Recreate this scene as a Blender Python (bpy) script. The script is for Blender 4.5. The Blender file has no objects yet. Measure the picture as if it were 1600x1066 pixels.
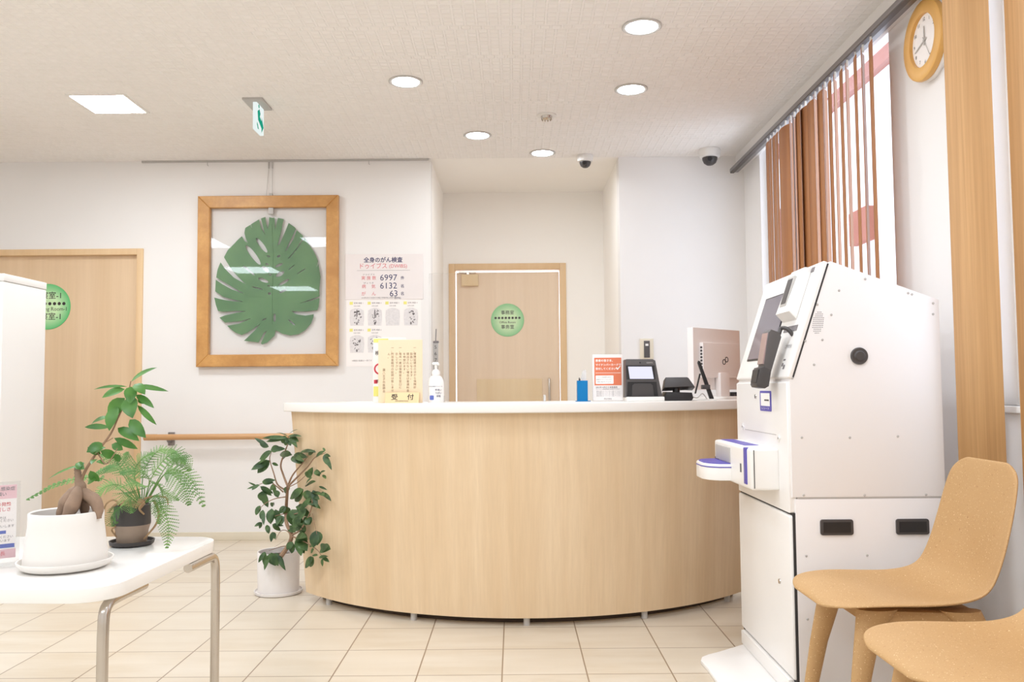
import bpy, bmesh, math, random
from math import sin, cos, pi, radians, atan2, sqrt, hypot
from mathutils import Vector, Matrix, Euler
random.seed(7)
SC = bpy.context.scene
COL = SC.collection

# ------------------------------------------------------------------ camera, world, exposure
FPX = 1345.74; PITCH = 0.0546939; YAW = 0.00188956; ROLL = -0.00827856; EYE = 1.01
_f = Vector((-sin(YAW)*cos(PITCH), cos(YAW)*cos(PITCH), sin(PITCH)))
_r0 = Vector((cos(YAW), sin(YAW), 0)); _u0 = _r0.cross(_f)
_r = _r0*cos(ROLL) + _u0*sin(ROLL); _u = _u0*cos(ROLL) - _r0*sin(ROLL)
cam = bpy.data.cameras.new('camera'); cam.sensor_width = 36; cam.lens = FPX/1600*36
cam.clip_start = .05
cam_o = bpy.data.objects.new('camera', cam); COL.objects.link(cam_o)
cam_o.matrix_world = Matrix(((_r.x, _u.x, -_f.x, 0), (_r.y, _u.y, -_f.y, 0), (_r.z, _u.z, -_f.z, EYE), (0, 0, 0, 1)))
SC.camera = cam_o

W = bpy.data.worlds.new('World'); SC.world = W; W.use_nodes = True
wb = W.node_tree.nodes['Background']
wb.inputs['Color'].default_value = (.84, .9, 1, 1); wb.inputs['Strength'].default_value = 3.2
SC.view_settings.view_transform = 'Standard'; SC.view_settings.look = 'None'
SC.view_settings.gamma = 1; SC.view_settings.use_curve_mapping = False
SC.view_settings.exposure = -0.01
SC.cycles.max_bounces = 10; SC.cycles.diffuse_bounces = 6; SC.cycles.transparent_max_bounces = 12
SC.cycles.sample_clamp_indirect = 6

CEIL = 2.6
# unseen area lamps under the ceiling, added as fill light
def fill_lamp(x, y, size, watts):
    l = bpy.data.lights.new('unseen_fill_lamp', 'AREA'); l.shape = 'SQUARE'; l.size = size; l.energy = watts
    l.color = (.87, .965, 1.07)
    o = bpy.data.objects.new('unseen_fill_lamp', l); COL.objects.link(o); o.location = (x, y, CEIL-.02)
for x, y in ((-3.4, 2.6), (-1.9, 2.6), (-3.4, .5), (-1.4, .5), (.4, .9), (-3.4, -1.6), (-1.4, -1.6), (.4, -1.6)):
    fill_lamp(x, y, .6, 21 if x < -1.2 else 15)
for x, y in ((.55, 2.75), (-.5, 2.9), (.9, 1.9)):  # small extra lamps added to brighten the clock wall and kiosk
    fill_lamp(x, y, .18, 7)

def ray(px, py): return _f + _r*((px-800)/FPX) + _u*((533-py)/FPX)
O_ = Vector((0, 0, EYE))
def aty(px, py, y): d = ray(px, py); return O_ + d*(y/d.y)
def atx(px, py, x): d = ray(px, py); return O_ + d*(x/d.x)
def atz(px, py, z): d = ray(px, py); return O_ + d*((z-EYE)/d.z)

# ------------------------------------------------------------------ materials
def lin(c):
    c = c/255
    return c/12.92 if c <= .04045 else ((c+.055)/1.055)**2.4
def col(rgb): return (lin(rgb[0]), lin(rgb[1]), lin(rgb[2]), 1)
MATS = {}
def base_mat(name, rough=.5, metal=0, spec=.5):
    m = bpy.data.materials.new(name); m.use_nodes = True
    b = m.node_tree.nodes['Principled BSDF']
    b.inputs['Roughness'].default_value = rough; b.inputs['Metallic'].default_value = metal
    b.inputs['Specular IOR Level'].default_value = spec
    MATS[name] = m
    return m, m.node_tree, b
def coords(nt, scale=(1, 1, 1), loc=(0, 0, 0), kind='Object'):
    tc = nt.nodes.new('ShaderNodeTexCoord'); mp = nt.nodes.new('ShaderNodeMapping')
    mp.inputs['Scale'].default_value = scale; mp.inputs['Location'].default_value = loc
    nt.links.new(tc.outputs[kind], mp.inputs['Vector'])
    return mp.outputs['Vector']
def mixcol(nt, fac, a, b):
    n = nt.nodes.new('ShaderNodeMix'); n.data_type = 'RGBA'
    for i, v in ((0, fac), (6, a), (7, b)):
        if hasattr(v, 'is_linked'): nt.links.new(v, n.inputs[i])
        else: n.inputs[i].default_value = v
    return n.outputs[2]
def noise(nt, vec, scale=5, detail=3, rough=.5):
    n = nt.nodes.new('ShaderNodeTexNoise'); nt.links.new(vec, n.inputs['Vector'])
    n.inputs['Scale'].default_value = scale; n.inputs['Detail'].default_value = detail; n.inputs['Roughness'].default_value = rough
    return n.outputs['Fac']
def ramp(nt, v, a, b):
    n = nt.nodes.new('ShaderNodeMapRange'); nt.links.new(v, n.inputs[0]); n.inputs[1].default_value = a; n.inputs[2].default_value = b
    return n.outputs[0]
def bump(nt, b, h, strength, dist=.001):
    n = nt.nodes.new('ShaderNodeBump'); n.inputs['Strength'].default_value = strength; n.inputs['Distance'].default_value = dist
    nt.links.new(h, n.inputs['Height']); nt.links.new(n.outputs['Normal'], b.inputs['Normal'])
def pm(name, rgb, rough=.5, metal=0, spec=.5, var=.04, vscale=6, bmp=0, bscale=200):
    m, nt, b = base_mat(name, rough, metal, spec)
    v = coords(nt)
    c = col(rgb); d = tuple(x*(1-var*2) for x in c[:3])+(1,)
    nt.links.new(mixcol(nt, noise(nt, v, vscale), d, c), b.inputs['Base Color'])
    if bmp: bump(nt, b, noise(nt, v, bscale, 2), bmp, .002)
    return m
def wood(name, dark, light, scale, rough=.45, fine=.35, bmp=.03):
    m, nt, b = base_mat(name, rough)
    v = coords(nt, scale)
    big = ramp(nt, noise(nt, v, .35, 3), .3, .7)
    fi = ramp(nt, noise(nt, v, 2.4, 3, .7), .35, .65)
    c1 = mixcol(nt, big, col(dark), col(light))
    c2 = mixcol(nt, fi, tuple(x*(1-fine*.5) for x in col(dark)[:3])+(1,), c1)
    n = nt.nodes.new('ShaderNodeMix'); n.data_type = 'RGBA'; n.inputs[0].default_value = fine
    nt.links.new(c1, n.inputs[6]); nt.links.new(c2, n.inputs[7])
    nt.links.new(n.outputs[2], b.inputs['Base Color'])
    bump(nt, b, fi, bmp, .001)
    return m
def emit(name, rgb, strength):
    m = bpy.data.materials.new(name); m.use_nodes = True; nt = m.node_tree
    nt.nodes.remove(nt.nodes['Principled BSDF'])
    e = nt.nodes.new('ShaderNodeEmission'); e.inputs['Strength'].default_value = strength
    e.inputs['Color'].default_value = col(rgb)
    nt.links.new(e.outputs[0], nt.nodes['Material Output'].inputs[0]); MATS[name] = m
    return m
def clear(name, tint=(255, 255, 255), gloss=.02, rough=.02, opacity=0.0, milk=(250, 250, 250)):
    m = bpy.data.materials.new(name); m.use_nodes = True; nt = m.node_tree
    nt.nodes.remove(nt.nodes['Principled BSDF'])
    t = nt.nodes.new('ShaderNodeBsdfTransparent'); t.inputs[0].default_value = col(tint)
    g = nt.nodes.new('ShaderNodeBsdfGlossy'); g.inputs['Roughness'].default_value = rough
    lw = nt.nodes.new('ShaderNodeLayerWeight'); pw = nt.nodes.new('ShaderNodeMath'); pw.operation = 'POWER'; pw.inputs[1].default_value = 4
    nt.links.new(lw.outputs['Facing'], pw.inputs[0]); fr = nt.nodes.new('ShaderNodeMath'); fr.operation = 'MULTIPLY_ADD'; fr.inputs[1].default_value = .4; fr.inputs[2].default_value = gloss
    nt.links.new(pw.outputs[0], fr.inputs[0])
    d = nt.nodes.new('ShaderNodeBsdfDiffuse'); d.inputs[0].default_value = col(milk)
    m0 = nt.nodes.new('ShaderNodeMixShader'); m0.inputs[0].default_value = opacity
    nt.links.new(t.outputs[0], m0.inputs[1]); nt.links.new(d.outputs[0], m0.inputs[2])
    mx = nt.nodes.new('ShaderNodeMixShader')
    nt.links.new(fr.outputs[0], mx.inputs[0]); nt.links.new(m0.outputs[0], mx.inputs[1]); nt.links.new(g.outputs[0], mx.inputs[2])
    nt.links.new(mx.outputs[0], nt.nodes['Material Output'].inputs[0]); MATS[name] = m
    return m

WALL = pm('wall_paint', (238, 235, 233), .85, var=.012, bmp=.05, bscale=260)
WHITE = pm('white_paint', (236, 233, 230), .5, var=.01)
KIOSK = pm('kiosk_white', (238, 234, 233), .42, var=.01)
KIOSK2 = pm('kiosk_front_white', (243, 240, 237), .38, var=.01)
SEAM = pm('dark_seam', (55, 52, 52), .7)
GREYLINE = pm('grey_seam', (185, 180, 176), .6)
RING = pm('lamp_ring_paint', (196, 192, 188), .5)
PLASTIC = pm('white_plastic', (244, 241, 237), .3, var=.01)
BLACK = pm('black_plastic', (36, 34, 36), .38)
CHAR = pm('charcoal_plastic', (72, 68, 68), .4)
DGREY = pm('dark_grey_plastic', (88, 84, 84), .42)
GREY = pm('grey_plastic', (190, 186, 182), .5)
METAL = pm('brushed_metal', (205, 198, 190), .22, 1.0, var=.05, vscale=30)
ALCOVE_BRIGHT = pm('alcove_brightened_paint', (251, 247, 242), .85, var=.01)  # lighter wall paint, its colour stands in for light missing in the alcove
ALU = pm('aluminium_rail', (150, 146, 146), .38, .85, var=.05)
DRAIL = pm('dark_rail', (95, 88, 86), .5, .3)
BASEB = pm('baseboard_vinyl', (228, 218, 198), .6)
TABLEW = pm('table_laminate', (243, 240, 235), .14, var=.008)
TABLEE = pm('table_edge', (242, 236, 228), .4, var=.01)
WORKTOP = pm('worktop_white', (243, 239, 234), .25, var=.006)
POTW = pm('white_ceramic', (232, 227, 221), .55, var=.015, vscale=14)
POTW2 = pm('white_stone_pot', (232, 226, 222), .7, var=.04, vscale=22, bmp=.1, bscale=90)
SOIL = pm('soil', (84, 66, 52), .95, var=.3, vscale=60, bmp=.8, bscale=120)
POTD = pm('dark_pot_glaze', (66, 60, 57), .6, var=.08)
POTB = pm('brown_pot_clay', (158, 138, 121), .8, var=.1, vscale=24)
SAUCD = pm('dark_saucer', (58, 52, 50), .5)
BARK = pm('ficus_bark', (166, 138, 116), .8, var=.25, vscale=40, bmp=.4, bscale=150)
BARK2 = pm('thin_bark', (164, 132, 106), .85, var=.2, vscale=60)
RHIZ = pm('fern_rhizome', (184, 150, 112), .95, var=.25, vscale=60, bmp=.6, bscale=200)
def leafmat(name, a, b, rough=.38, sc=14):
    m, nt, bs = base_mat(name, rough)
    v = coords(nt)
    nt.links.new(mixcol(nt, ramp(nt, noise(nt, v, sc, 2), .35, .65), col(a), col(b)), bs.inputs['Base Color'])
    tr = nt.nodes.new('ShaderNodeBsdfTranslucent'); tr.inputs[0].default_value = col(b)
    mx = nt.nodes.new('ShaderNodeMixShader'); mx.inputs[0].default_value = .18
    out = nt.nodes['Material Output']
    nt.links.new(bs.outputs[0], mx.inputs[1]); nt.links.new(tr.outputs[0], mx.inputs[2]); nt.links.new(mx.outputs[0], out.inputs[0])
    return m
LEAF1 = leafmat('ficus_leaf', (48, 98, 36), (92, 144, 64))
LEAF2 = leafmat('rubber_leaf', (40, 70, 36), (86, 116, 66), .42, 22)
FERN = leafmat('fern_leaf', (66, 116, 48), (124, 162, 86), .6, 12)
MONST = leafmat('monstera_leaf', (78, 122, 78), (96, 138, 90), .55, 5)
MONST.node_tree.nodes['Mix Shader'].inputs[0].default_value = .0
PAPER = pm('paper', (247, 241, 238), .7, var=.006)
PAPERG = pm('greyish_paper', (236, 228, 226), .5, var=.03, vscale=9)
CREAM = pm('cream_board', (240, 218, 184), .5, var=.02)
CREAM2 = pm('cream_plaque', (232, 204, 156), .4, var=.02)
NAVY = pm('ink_navy', (66, 64, 104), .7)
PINK = pm('ink_pink', (222, 112, 118), .7)
INKB = pm('ink_black', (52, 46, 46), .7)
INKBR = pm('ink_brown', (150, 120, 92), .7)
INKG = pm('ink_grey', (130, 124, 126), .7)
INKLG = pm('ink_light_grey', (240, 235, 235), .7, var=.14, vscale=70)
INKY = pm('ink_yellow', (238, 232, 130), .7)
INKRED = pm('ink_red', (205, 62, 80), .7)
ORANGE = pm('ink_orange', (232, 128, 92), .6)
INKW = pm('ink_white', (255, 252, 248), .6)
INKBLUE = pm('ink_blue', (96, 112, 190), .6)
INKROSE = pm('ink_rose', (240, 202, 208), .6)
PURPLE = pm('blue_violet_plastic', (92, 84, 178), .4)
GREEN = pm('sign_green', (30, 150, 120), .6)
SCREEN = pm('dark_screen', (120, 116, 130), .08, var=.02)
BEIGEMON = pm('monitor_beige', (243, 236, 233), .5, var=.01)
BRICK = pm('brick_red', (165, 104, 88), .9, var=.1, vscale=4)
EXTW = pm('exterior_white', (236, 236, 236), .9)
BLUE = clear('blue_acrylic', (60, 170, 225), opacity=.6, milk=(30, 150, 215))
GLASS = clear('window_glass', (250, 252, 255))
ACRYL = clear('clear_acrylic', (252, 252, 252), opacity=.012)
ACRYLE = clear('acrylic_edge', (240, 242, 240), opacity=.5)
FROST = clear('frosted_plastic', (245, 245, 245), opacity=.4)
LAMP = emit('lamp_diffuser', (244, 250, 255), 115)
PANEL = emit('panel_diffuser', (244, 250, 255), 75)
SIGNLIT = emit('lit_sign', (236, 246, 244), 1.0)
SIGNGREEN = emit('lit_sign_green', (40, 165, 135), .9)
SCRLIT = emit('lit_screen', (236, 236, 255), 1.05)
W_COUNTER = wood('counter_veneer', (220, 191, 153), (231, 206, 172), (34, 34, .9), .4, .3)
W_DOOR = wood('door_veneer', (219, 189, 152), (228, 200, 166), (34, 34, .8), .42, .22)
W_DOOR2 = wood('brightened_door_veneer', (232, 206, 176), (240, 216, 188), (34, 34, .8), .42, .2)  # veneer colour brightened to make up for the dim alcove
W_DOORP = wood('door_panel_veneer', (226, 196, 150), (233, 208, 166), (34, 34, .8), .42, .22)
W_FRAME = wood('door_frame_wood', (221, 186, 142), (230, 199, 158), (30, 30, 2), .45, .2)
W_PIC = wood('picture_frame_wood', (184, 130, 68), (212, 160, 94), (20, 20, 20), .4, .3)
W_RAIL = wood('handrail_wood', (200, 152, 104), (214, 170, 122), (2, 40, 40), .4, .25)
W_SLAT = wood('blind_slat_wood', (176, 132, 82), (198, 154, 102), (60, 60, .7), .5, .45)
W_SLAT_BACKLIT = wood('backlit_dark_slat_wood', (150, 94, 54), (184, 126, 76), (60, 60, .7), .5, .45)  # darker slat wood, backlit shade put into the colour
W_CLOCK = wood('clock_wood', (214, 160, 84), (226, 176, 100), (12, 12, 12), .45, .15)
# floor tiles
TILE, nt, b = base_mat('floor_tile', .32)
v = coords(nt, loc=(.9504, -3.0987+3.0, 0))
br = nt.nodes.new('ShaderNodeTexBrick'); nt.links.new(v, br.inputs['Vector'])
br.offset = 0; br.squash = 1
for k, val in (('Scale', 1), ('Mortar Size', .0028), ('Mortar Smooth', .2), ('Bias', 0), ('Brick Width', .3), ('Row Height', .3)): br.inputs[k].default_value = val
br.inputs['Color1'].default_value = col((214, 202, 184)); br.inputs['Color2'].default_value = col((206, 191, 169)); br.inputs['Mortar'].default_value = col((150, 128, 106))
v2 = coords(nt, (1.2, 6, 1))
st = ramp(nt, noise(nt, v2, 1.6, 4, .6), .38, .68)
nt.links.new(mixcol(nt, st, br.outputs['Color'], mixcol(nt, br.outputs['Fac'], col((217, 206, 189)), col((150, 128, 106)))), b.inputs['Base Color'])
inv = nt.nodes.new('ShaderNodeMath'); inv.operation = 'SUBTRACT'; inv.inputs[0].default_value = 1; nt.links.new(br.outputs['Fac'], inv.inputs[1])
bump(nt, b, inv.outputs[0], .35, .002)
# ceiling boards with small pressed rectangles
CEILM, nt, b = base_mat('ceiling_board', .9)
v = coords(nt)
br = nt.nodes.new('ShaderNodeTexBrick'); nt.links.new(v, br.inputs['Vector'])
br.offset = .5; br.offset_frequency = 8
for k, val in (('Scale', 1), ('Mortar Size', .008), ('Mortar Smooth', .6), ('Bias', 0), ('Brick Width', .05), ('Row Height', .042)): br.inputs[k].default_value = val
br.inputs['Color1'].default_value = col((247, 243, 240)); br.inputs['Color2'].default_value = col((243, 239, 235)); br.inputs['Mortar'].default_value = col((246, 242, 239))
nt.links.new(br.outputs['Color'], b.inputs['Base Color'])
bump(nt, b, br.outputs['Fac'], .65, .004)
# speckled chair shell
CHAIRM, nt, b = base_mat('speckled_composite', .62)
v = coords(nt)
c0 = mixcol(nt, noise(nt, v, 5, 2), col((188, 148, 98)), col((198, 159, 110)))
c1 = mixcol(nt, ramp(nt, noise(nt, v, 260, 1), 0.68, .76), c0, col((240, 214, 170)))
nt.links.new(mixcol(nt, ramp(nt, noise(nt, v, 200, 1), .32, .26), c1, col((172, 128, 82))), b.inputs['Base Color'])
# green round door sign, pale in the middle
def radial(name, inner, outer, rad):
    m, nt, b = base_mat(name, .5)
    tc = nt.nodes.new('ShaderNodeTexCoord'); ln = nt.nodes.new('ShaderNodeVectorMath'); ln.operation = 'LENGTH'
    nt.links.new(tc.outputs['Object'], ln.inputs[0])
    nt.links.new(mixcol(nt, ramp(nt, ln.outputs['Value'], rad*.45, rad), col(inner), col(outer)), b.inputs['Base Color'])
    return m
DISC = radial('green_disc', (205, 236, 186), (96, 190, 118), .155)

# ------------------------------------------------------------------ mesh helpers
def new(): return bmesh.new()
def bx(bm, x0, x1, y0, y1, z0, z1, bev=0, seg=2):
    vs = [bm.verts.new((x, y, z)) for z in (z0, z1) for y in (y0, y1) for x in (x0, x1)]
    fs = [bm.faces.new([vs[i] for i in q]) for q in ((0, 2, 3, 1), (4, 5, 7, 6), (0, 1, 5, 4), (2, 6, 7, 3), (0, 4, 6, 2), (1, 3, 7, 5))]
    if bev:
        es = list({e for f in fs for e in f.edges})
        bmesh.ops.bevel(bm, geom=es, offset=bev, segments=seg, profile=.6, affect='EDGES')
    return bm
def prism(bm, poly, axis, d0, d1, bev=0, seg=2):
    """poly: (a, b) points; axis 'y' -> a=x,b=z; 'x' -> a=y,b=z; 'z' -> a=x,b=y."""
    def p(a, b_, d): return {'y': (a, d, b_), 'x': (d, a, b_), 'z': (a, b_, d)}[axis]
    lo = [bm.verts.new(p(a, b_, d0)) for a, b_ in poly]; hi = [bm.verts.new(p(a, b_, d1)) for a, b_ in poly]
    n = len(poly); fs = [bm.faces.new(lo), bm.faces.new(hi[::-1])]
    for i in range(n): fs.append(bm.faces.new((lo[i], hi[i], hi[(i+1) % n], lo[(i+1) % n])))
    bmesh.ops.recalc_face_normals(bm, faces=fs)
    if bev:
        es = list({e for f in fs[:2] for e in f.edges})
        bmesh.ops.bevel(bm, geom=es, offset=bev, segments=seg, profile=.6, affect='EDGES')
    return bm
def lathe(bm, prof, c=(0, 0, 0), seg=40, axis='z'):
    rings = []
    def P(r, z, a):
        x, y = r*cos(a), r*sin(a)
        q = {'z': (x, y, z), 'y': (x, z, y), 'x': (z, x, y)}[axis]
        return (q[0]+c[0], q[1]+c[1], q[2]+c[2])
    for r, z in prof:
        if r < 1e-6: rings.append([bm.verts.new(P(0, z, 0))])
        else: rings.append([bm.verts.new(P(r, z, 2*pi*k/seg)) for k in range(seg)])
    fs = []
    for A, B in zip(rings, rings[1:]):
        for k in range(seg):
            k2 = (k+1) % seg
            if len(A) == 1 and len(B) > 1: fs.append(bm.faces.new((A[0], B[k], B[k2])))
            elif len(B) == 1 and len(A) > 1: fs.append(bm.faces.new((A[k], B[0], A[k2])))
            elif len(A) > 1: fs.append(bm.faces.new((A[k], B[k], B[k2], A[k2])))
    bmesh.ops.recalc_face_normals(bm, faces=fs)
    return bm
def cyl(bm, c, r, h0, h1, axis='z', seg=28): return lathe(bm, [(0, h0), (r, h0), (r, h1), (0, h1)], c, seg, axis)
def smoothpath(pts, n=8):
    pts = [Vector(p) for p in pts]; out = []
    P = [pts[0]*2-pts[1]]+pts+[pts[-1]*2-pts[-2]]
    for i in range(1, len(P)-2):
        for k in range(n):
            t = k/n; a, b_, c, d = P[i-1:i+3]
            out.append(.5*((2*b_)+(c-a)*t+(2*a-5*b_+4*c-d)*t*t+(3*b_-a-3*c+d)*t**3))
    out.append(pts[-1]); return out
def tube(bm, pts, rad, seg=10):
    pts = [Vector(p) for p in pts]; n = len(pts)
    rr = rad if isinstance(rad, (list, tuple)) else [rad]*n
    if len(rr) != n: rr = [rr[0]+(rr[-1]-rr[0])*i/(n-1) for i in range(n)]
    rings = []; N = None
    for i, p in enumerate(pts):
        t = (pts[min(i+1, n-1)]-pts[max(i-1, 0)]).normalized()
        if N is None: N = t.orthogonal().normalized()
        N = (N-t*N.dot(t)).normalized(); B = t.cross(N)
        rings.append([bm.verts.new(p+(N*cos(2*pi*k/seg)+B*sin(2*pi*k/seg))*rr[i]) for k in range(seg)])
    for A, B in zip(rings, rings[1:]):
        for k in range(seg): bm.faces.new((A[k], A[(k+1) % seg], B[(k+1) % seg], B[k]))
    bm.faces.new(rings[0][::-1]); bm.faces.new(rings[-1])
    return bm
def flat(bm, poly, M=None):
    vs = [bm.verts.new((a, 0, c)) for a, c in poly]; bm.faces.new(vs); return bm
def rect(bm, x0, x1, z0, z1, y=0): bm.faces.new([bm.verts.new(p) for p in ((x0, y, z0), (x1, y, z0), (x1, y, z1), (x0, y, z1))]); return bm
def disc(bm, x, z, r, rz=None, seg=24, rot=0, y=0):
    rz = rz or r; vs = []
    for k in range(seg):
        a = 2*pi*k/seg; u, w = r*cos(a), rz*sin(a)
        vs.append(bm.verts.new((x+u*cos(rot)-w*sin(rot), y, z+u*sin(rot)+w*cos(rot))))
    bm.faces.new(vs); return bm
def rrect(x0, x1, z0, z1, r, n=6):
    out = []
    for cx, cz, a0 in ((x1-r, z1-r, 0), (x0+r, z1-r, pi/2), (x0+r, z0+r, pi), (x1-r, z0+r, 1.5*pi)):
        out += [(cx+r*cos(a0+k*pi/2/n), cz+r*sin(a0+k*pi/2/n)) for k in range(n+1)]
    return out
def wloc(o):
    v = Vector((0, 0, 0))
    while o: v += o.location; o = o.parent
    return v
def obj(name, bm, mat, parent=None, M=None, world=False, ang=40, smooth=True):
    """Link one mesh. world=True: the mesh was built in room coordinates, shift it into its parent's."""
    me = bpy.data.meshes.new(name)
    if M is not None: bmesh.ops.transform(bm, matrix=M, verts=bm.verts)
    if world and parent: bmesh.ops.translate(bm, vec=-wloc(parent), verts=bm.verts)
    bm.to_mesh(me); bm.free()
    for m in (mat if isinstance(mat, (list, tuple)) else [mat]): me.materials.append(m)
    if smooth and len(me.polygons):
        me.polygons.foreach_set('use_smooth', [True]*len(me.polygons)); me.set_sharp_from_angle(angle=radians(ang))
    o = bpy.data.objects.new(name, me); COL.objects.link(o)
    if parent: o.parent = parent
    return o
def tag(o, label, cat, group=None):
    o['label'] = label; o['category'] = cat
    if group: o['group'] = group
    return o
def thing(name, label, cat, loc=(0, 0, 0), rz=0, group=None):
    o = bpy.data.objects.new(name, None); COL.objects.link(o); o.location = loc; o.rotation_euler = (0, 0, rz); o.empty_display_size = .05
    return tag(o, label, cat, group)
def struct(name, bm, mat, parent=None, **k):
    o = obj(name, bm, mat, parent, **k)
    if not parent: o['kind'] = 'structure'
    return o
def rebase(o, p):
    """Move a single-mesh thing's origin to p."""
    o.data.transform(Matrix.Translation(-Vector(p))); o.location = p; return o
def dup(root, loc, rz=None):
    r = root.copy(); COL.objects.link(r); r.location = loc
    if rz is not None: r.rotation_euler = (0, 0, rz)
    for ch in root.children:
        c = ch.copy(); COL.objects.link(c); c.parent = r
        for g in ch.children:
            d = g.copy(); COL.objects.link(d); d.parent = c
    return r
_txt = {}
def text_bm(items):
    """items: (string, x, z, size, align, bold, [x squeeze]) laid out facing -Y in the plane y=0."""
    bm = new()
    for it in items:
        s, x, z, size, al, bold = it[:6]; sq = it[6] if len(it) > 6 else 1
        c = bpy.data.curves.new('lettering', 'FONT'); c.body = s; c.size = size; c.align_x = al; c.align_y = 'CENTER'; c.offset = bold*size; c.resolution_u = 2
        o = bpy.data.objects.new('lettering', c); COL.objects.link(o)
        dg = bpy.context.evaluated_depsgraph_get()
        me = bpy.data.meshes.new_from_object(o.evaluated_get(dg))
        me.transform(Matrix(((sq, 0, 0, x), (0, 0, 1, 0), (0, 1, 0, z), (0, 0, 0, 1))))
        bm.from_mesh(me); bpy.data.meshes.remove(me); bpy.data.objects.remove(o); bpy.data.curves.remove(c)
    return bm
def vcol(s, x, z, size, pitch, bold=0): return [(ch, x, z-i*pitch, size, 'CENTER', bold) for i, ch in enumerate(s)]
def place(loc, rz=0, extra=None):
    M = Matrix.Translation(loc) @ Matrix.Rotation(rz, 4, 'Z')
    return M @ extra if extra else M
T = lambda x, y, z: Matrix.Translation((x, y, z))

# ------------------------------------------------------------------ room shell
YB, YA, XR, XL, YF = 5.88, 6.93, 1.6, -5.0, -3.0
AX0, AX1 = -.565, .735
WT = .12
f = new(); bx(f, XL-WT, XR+WT, YF-WT, YA+WT, -.1, 0); struct('floor', f, TILE)
f = new(); bx(f, XL-WT, XR+WT, YF-WT, YB, CEIL, CEIL+.12); struct('ceiling', f, CEILM)
f = new(); bx(f, AX0-WT, AX1+WT, YB+.0005, YA+WT, CEIL, CEIL+.12); struct('ceiling_alcove', f, ALCOVE_BRIGHT)
D1L, D1R, D1T = -3.86, -2.54, 1.99
f = new(); bx(f, XL, D1L, YB, YB+WT, 0, CEIL); bx(f, D1L, D1R, YB, YB+WT, D1T, CEIL); bx(f, D1R, AX0, YB, YB+WT, 0, CEIL)
struct('wall_back', f, WALL)
f = new(); bx(f, AX0-WT, AX0, YB+WT, YA, 0, CEIL); struct('wall_alcove_left', f, ALCOVE_BRIGHT)
f = new(); bx(f, AX1, AX1+WT, YB+WT, YA, 0, CEIL); struct('wall_alcove_right', f, ALCOVE_BRIGHT)
D2L, D2R, D2T = -.52, .427, 2.018
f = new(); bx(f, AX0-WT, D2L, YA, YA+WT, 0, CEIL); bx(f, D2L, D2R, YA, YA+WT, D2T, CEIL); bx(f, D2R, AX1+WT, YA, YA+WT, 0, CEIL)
struct('wall_alcove_back', f, ALCOVE_BRIGHT)
f = new(); bx(f, AX1, XR+WT, YB, YB+WT, 0, CEIL); struct('wall_rear_right', f, WALL)
f = new(); bx(f, XL-WT, XL, YF, YB+WT, 0, CEIL); struct('wall_left', f, WALL)
f = new(); bx(f, XL-WT, XR+WT, YF-WT, YF, 0, CEIL); struct('wall_front', f, WALL)
W1, W2, WZ0, WZ1 = (3.58, 5.5), (.75, 2.83), .94, 2.575
f = new()
ys = [YF, W2[0], W2[1], W1[0], W1[1], YB]
for i in range(5):
    if i in (1, 3): bx(f, XR, XR+WT, ys[i], ys[i+1], 0, WZ0); bx(f, XR, XR+WT, ys[i], ys[i+1], WZ1, CEIL)
    else: bx(f, XR, XR+WT, ys[i], ys[i+1], 0, CEIL)
struct('wall_right', f, WALL)
for i, (a, c) in enumerate((W1, W2)):
    f = new(); w = .045; x0, x1 = XR+.05, XR+.1
    bx(f, x0, x1, a, c, WZ0, WZ0+w); bx(f, x0, x1, a, c, WZ1-.02, WZ1); bx(f, x0, x1, a, a+w, WZ0+w, WZ1-w); bx(f, x0, x1, c-w, c, WZ0+w, WZ1-w)
    bx(f, x0, x1, (a+c)/2-.025, (a+c)/2+.025, WZ0+w, WZ1-w)
    wn = struct('window_%d' % (i+1), f, WHITE)
    f = new(); bx(f, x0+.02, x0+.026, a+.02, c-.02, WZ0+.02, WZ1-.02); obj('window_pane', f, GLASS, wn)
    f = new(); bx(f, XR-.02, XR+.05, a-.02, c+.02, WZ0-.022, WZ0, .004); obj('window_sill', f, WHITE, wn)
f = new(); bx(f, D1R, AX0, YB-.012, YB, 0, .055, .003); bx(f, XL, D1L, YB-.012, YB, 0, .055, .003); struct('baseboard_back', f, BASEB)
f = new(); bx(f, AX1, XR, YB-.012, YB, 0, .055, .003); struct('baseboard_rear_right', f, BASEB)
f = new(); bx(f, XR-.012, XR, YF, YB-.02, 0, .055, .003); struct('baseboard_right', f, BASEB)
f = new(); bx(f, 1.545, XR, YF, YB, 2.505, CEIL); struct('trim_1', f, WALL)

# door_1, the sliding door on the left
f = new(); fw = .042
bx(f, D1R-fw, D1R, YB-.015, YB+.06, 0, D1T, .003); bx(f, D1L, D1L+fw, YB-.015, YB+.06, 0, D1T, .003); bx(f, D1L+fw, D1R-fw, YB-.015, YB+.06, D1T-fw, D1T, .003)
d1 = struct('door_1', f, W_FRAME)
f = new(); bx(f, D1L+fw, D1R-fw, YB+.03, YB+.065, .0, D1T-fw); obj('door_panel', f, W_DOOR, d1)
f = new(); bx(f, D1L+.1, D1L+.13, YB+.005, YB+.03, .8, 1.3, .006); obj('door_handle', f, METAL, d1)
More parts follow.
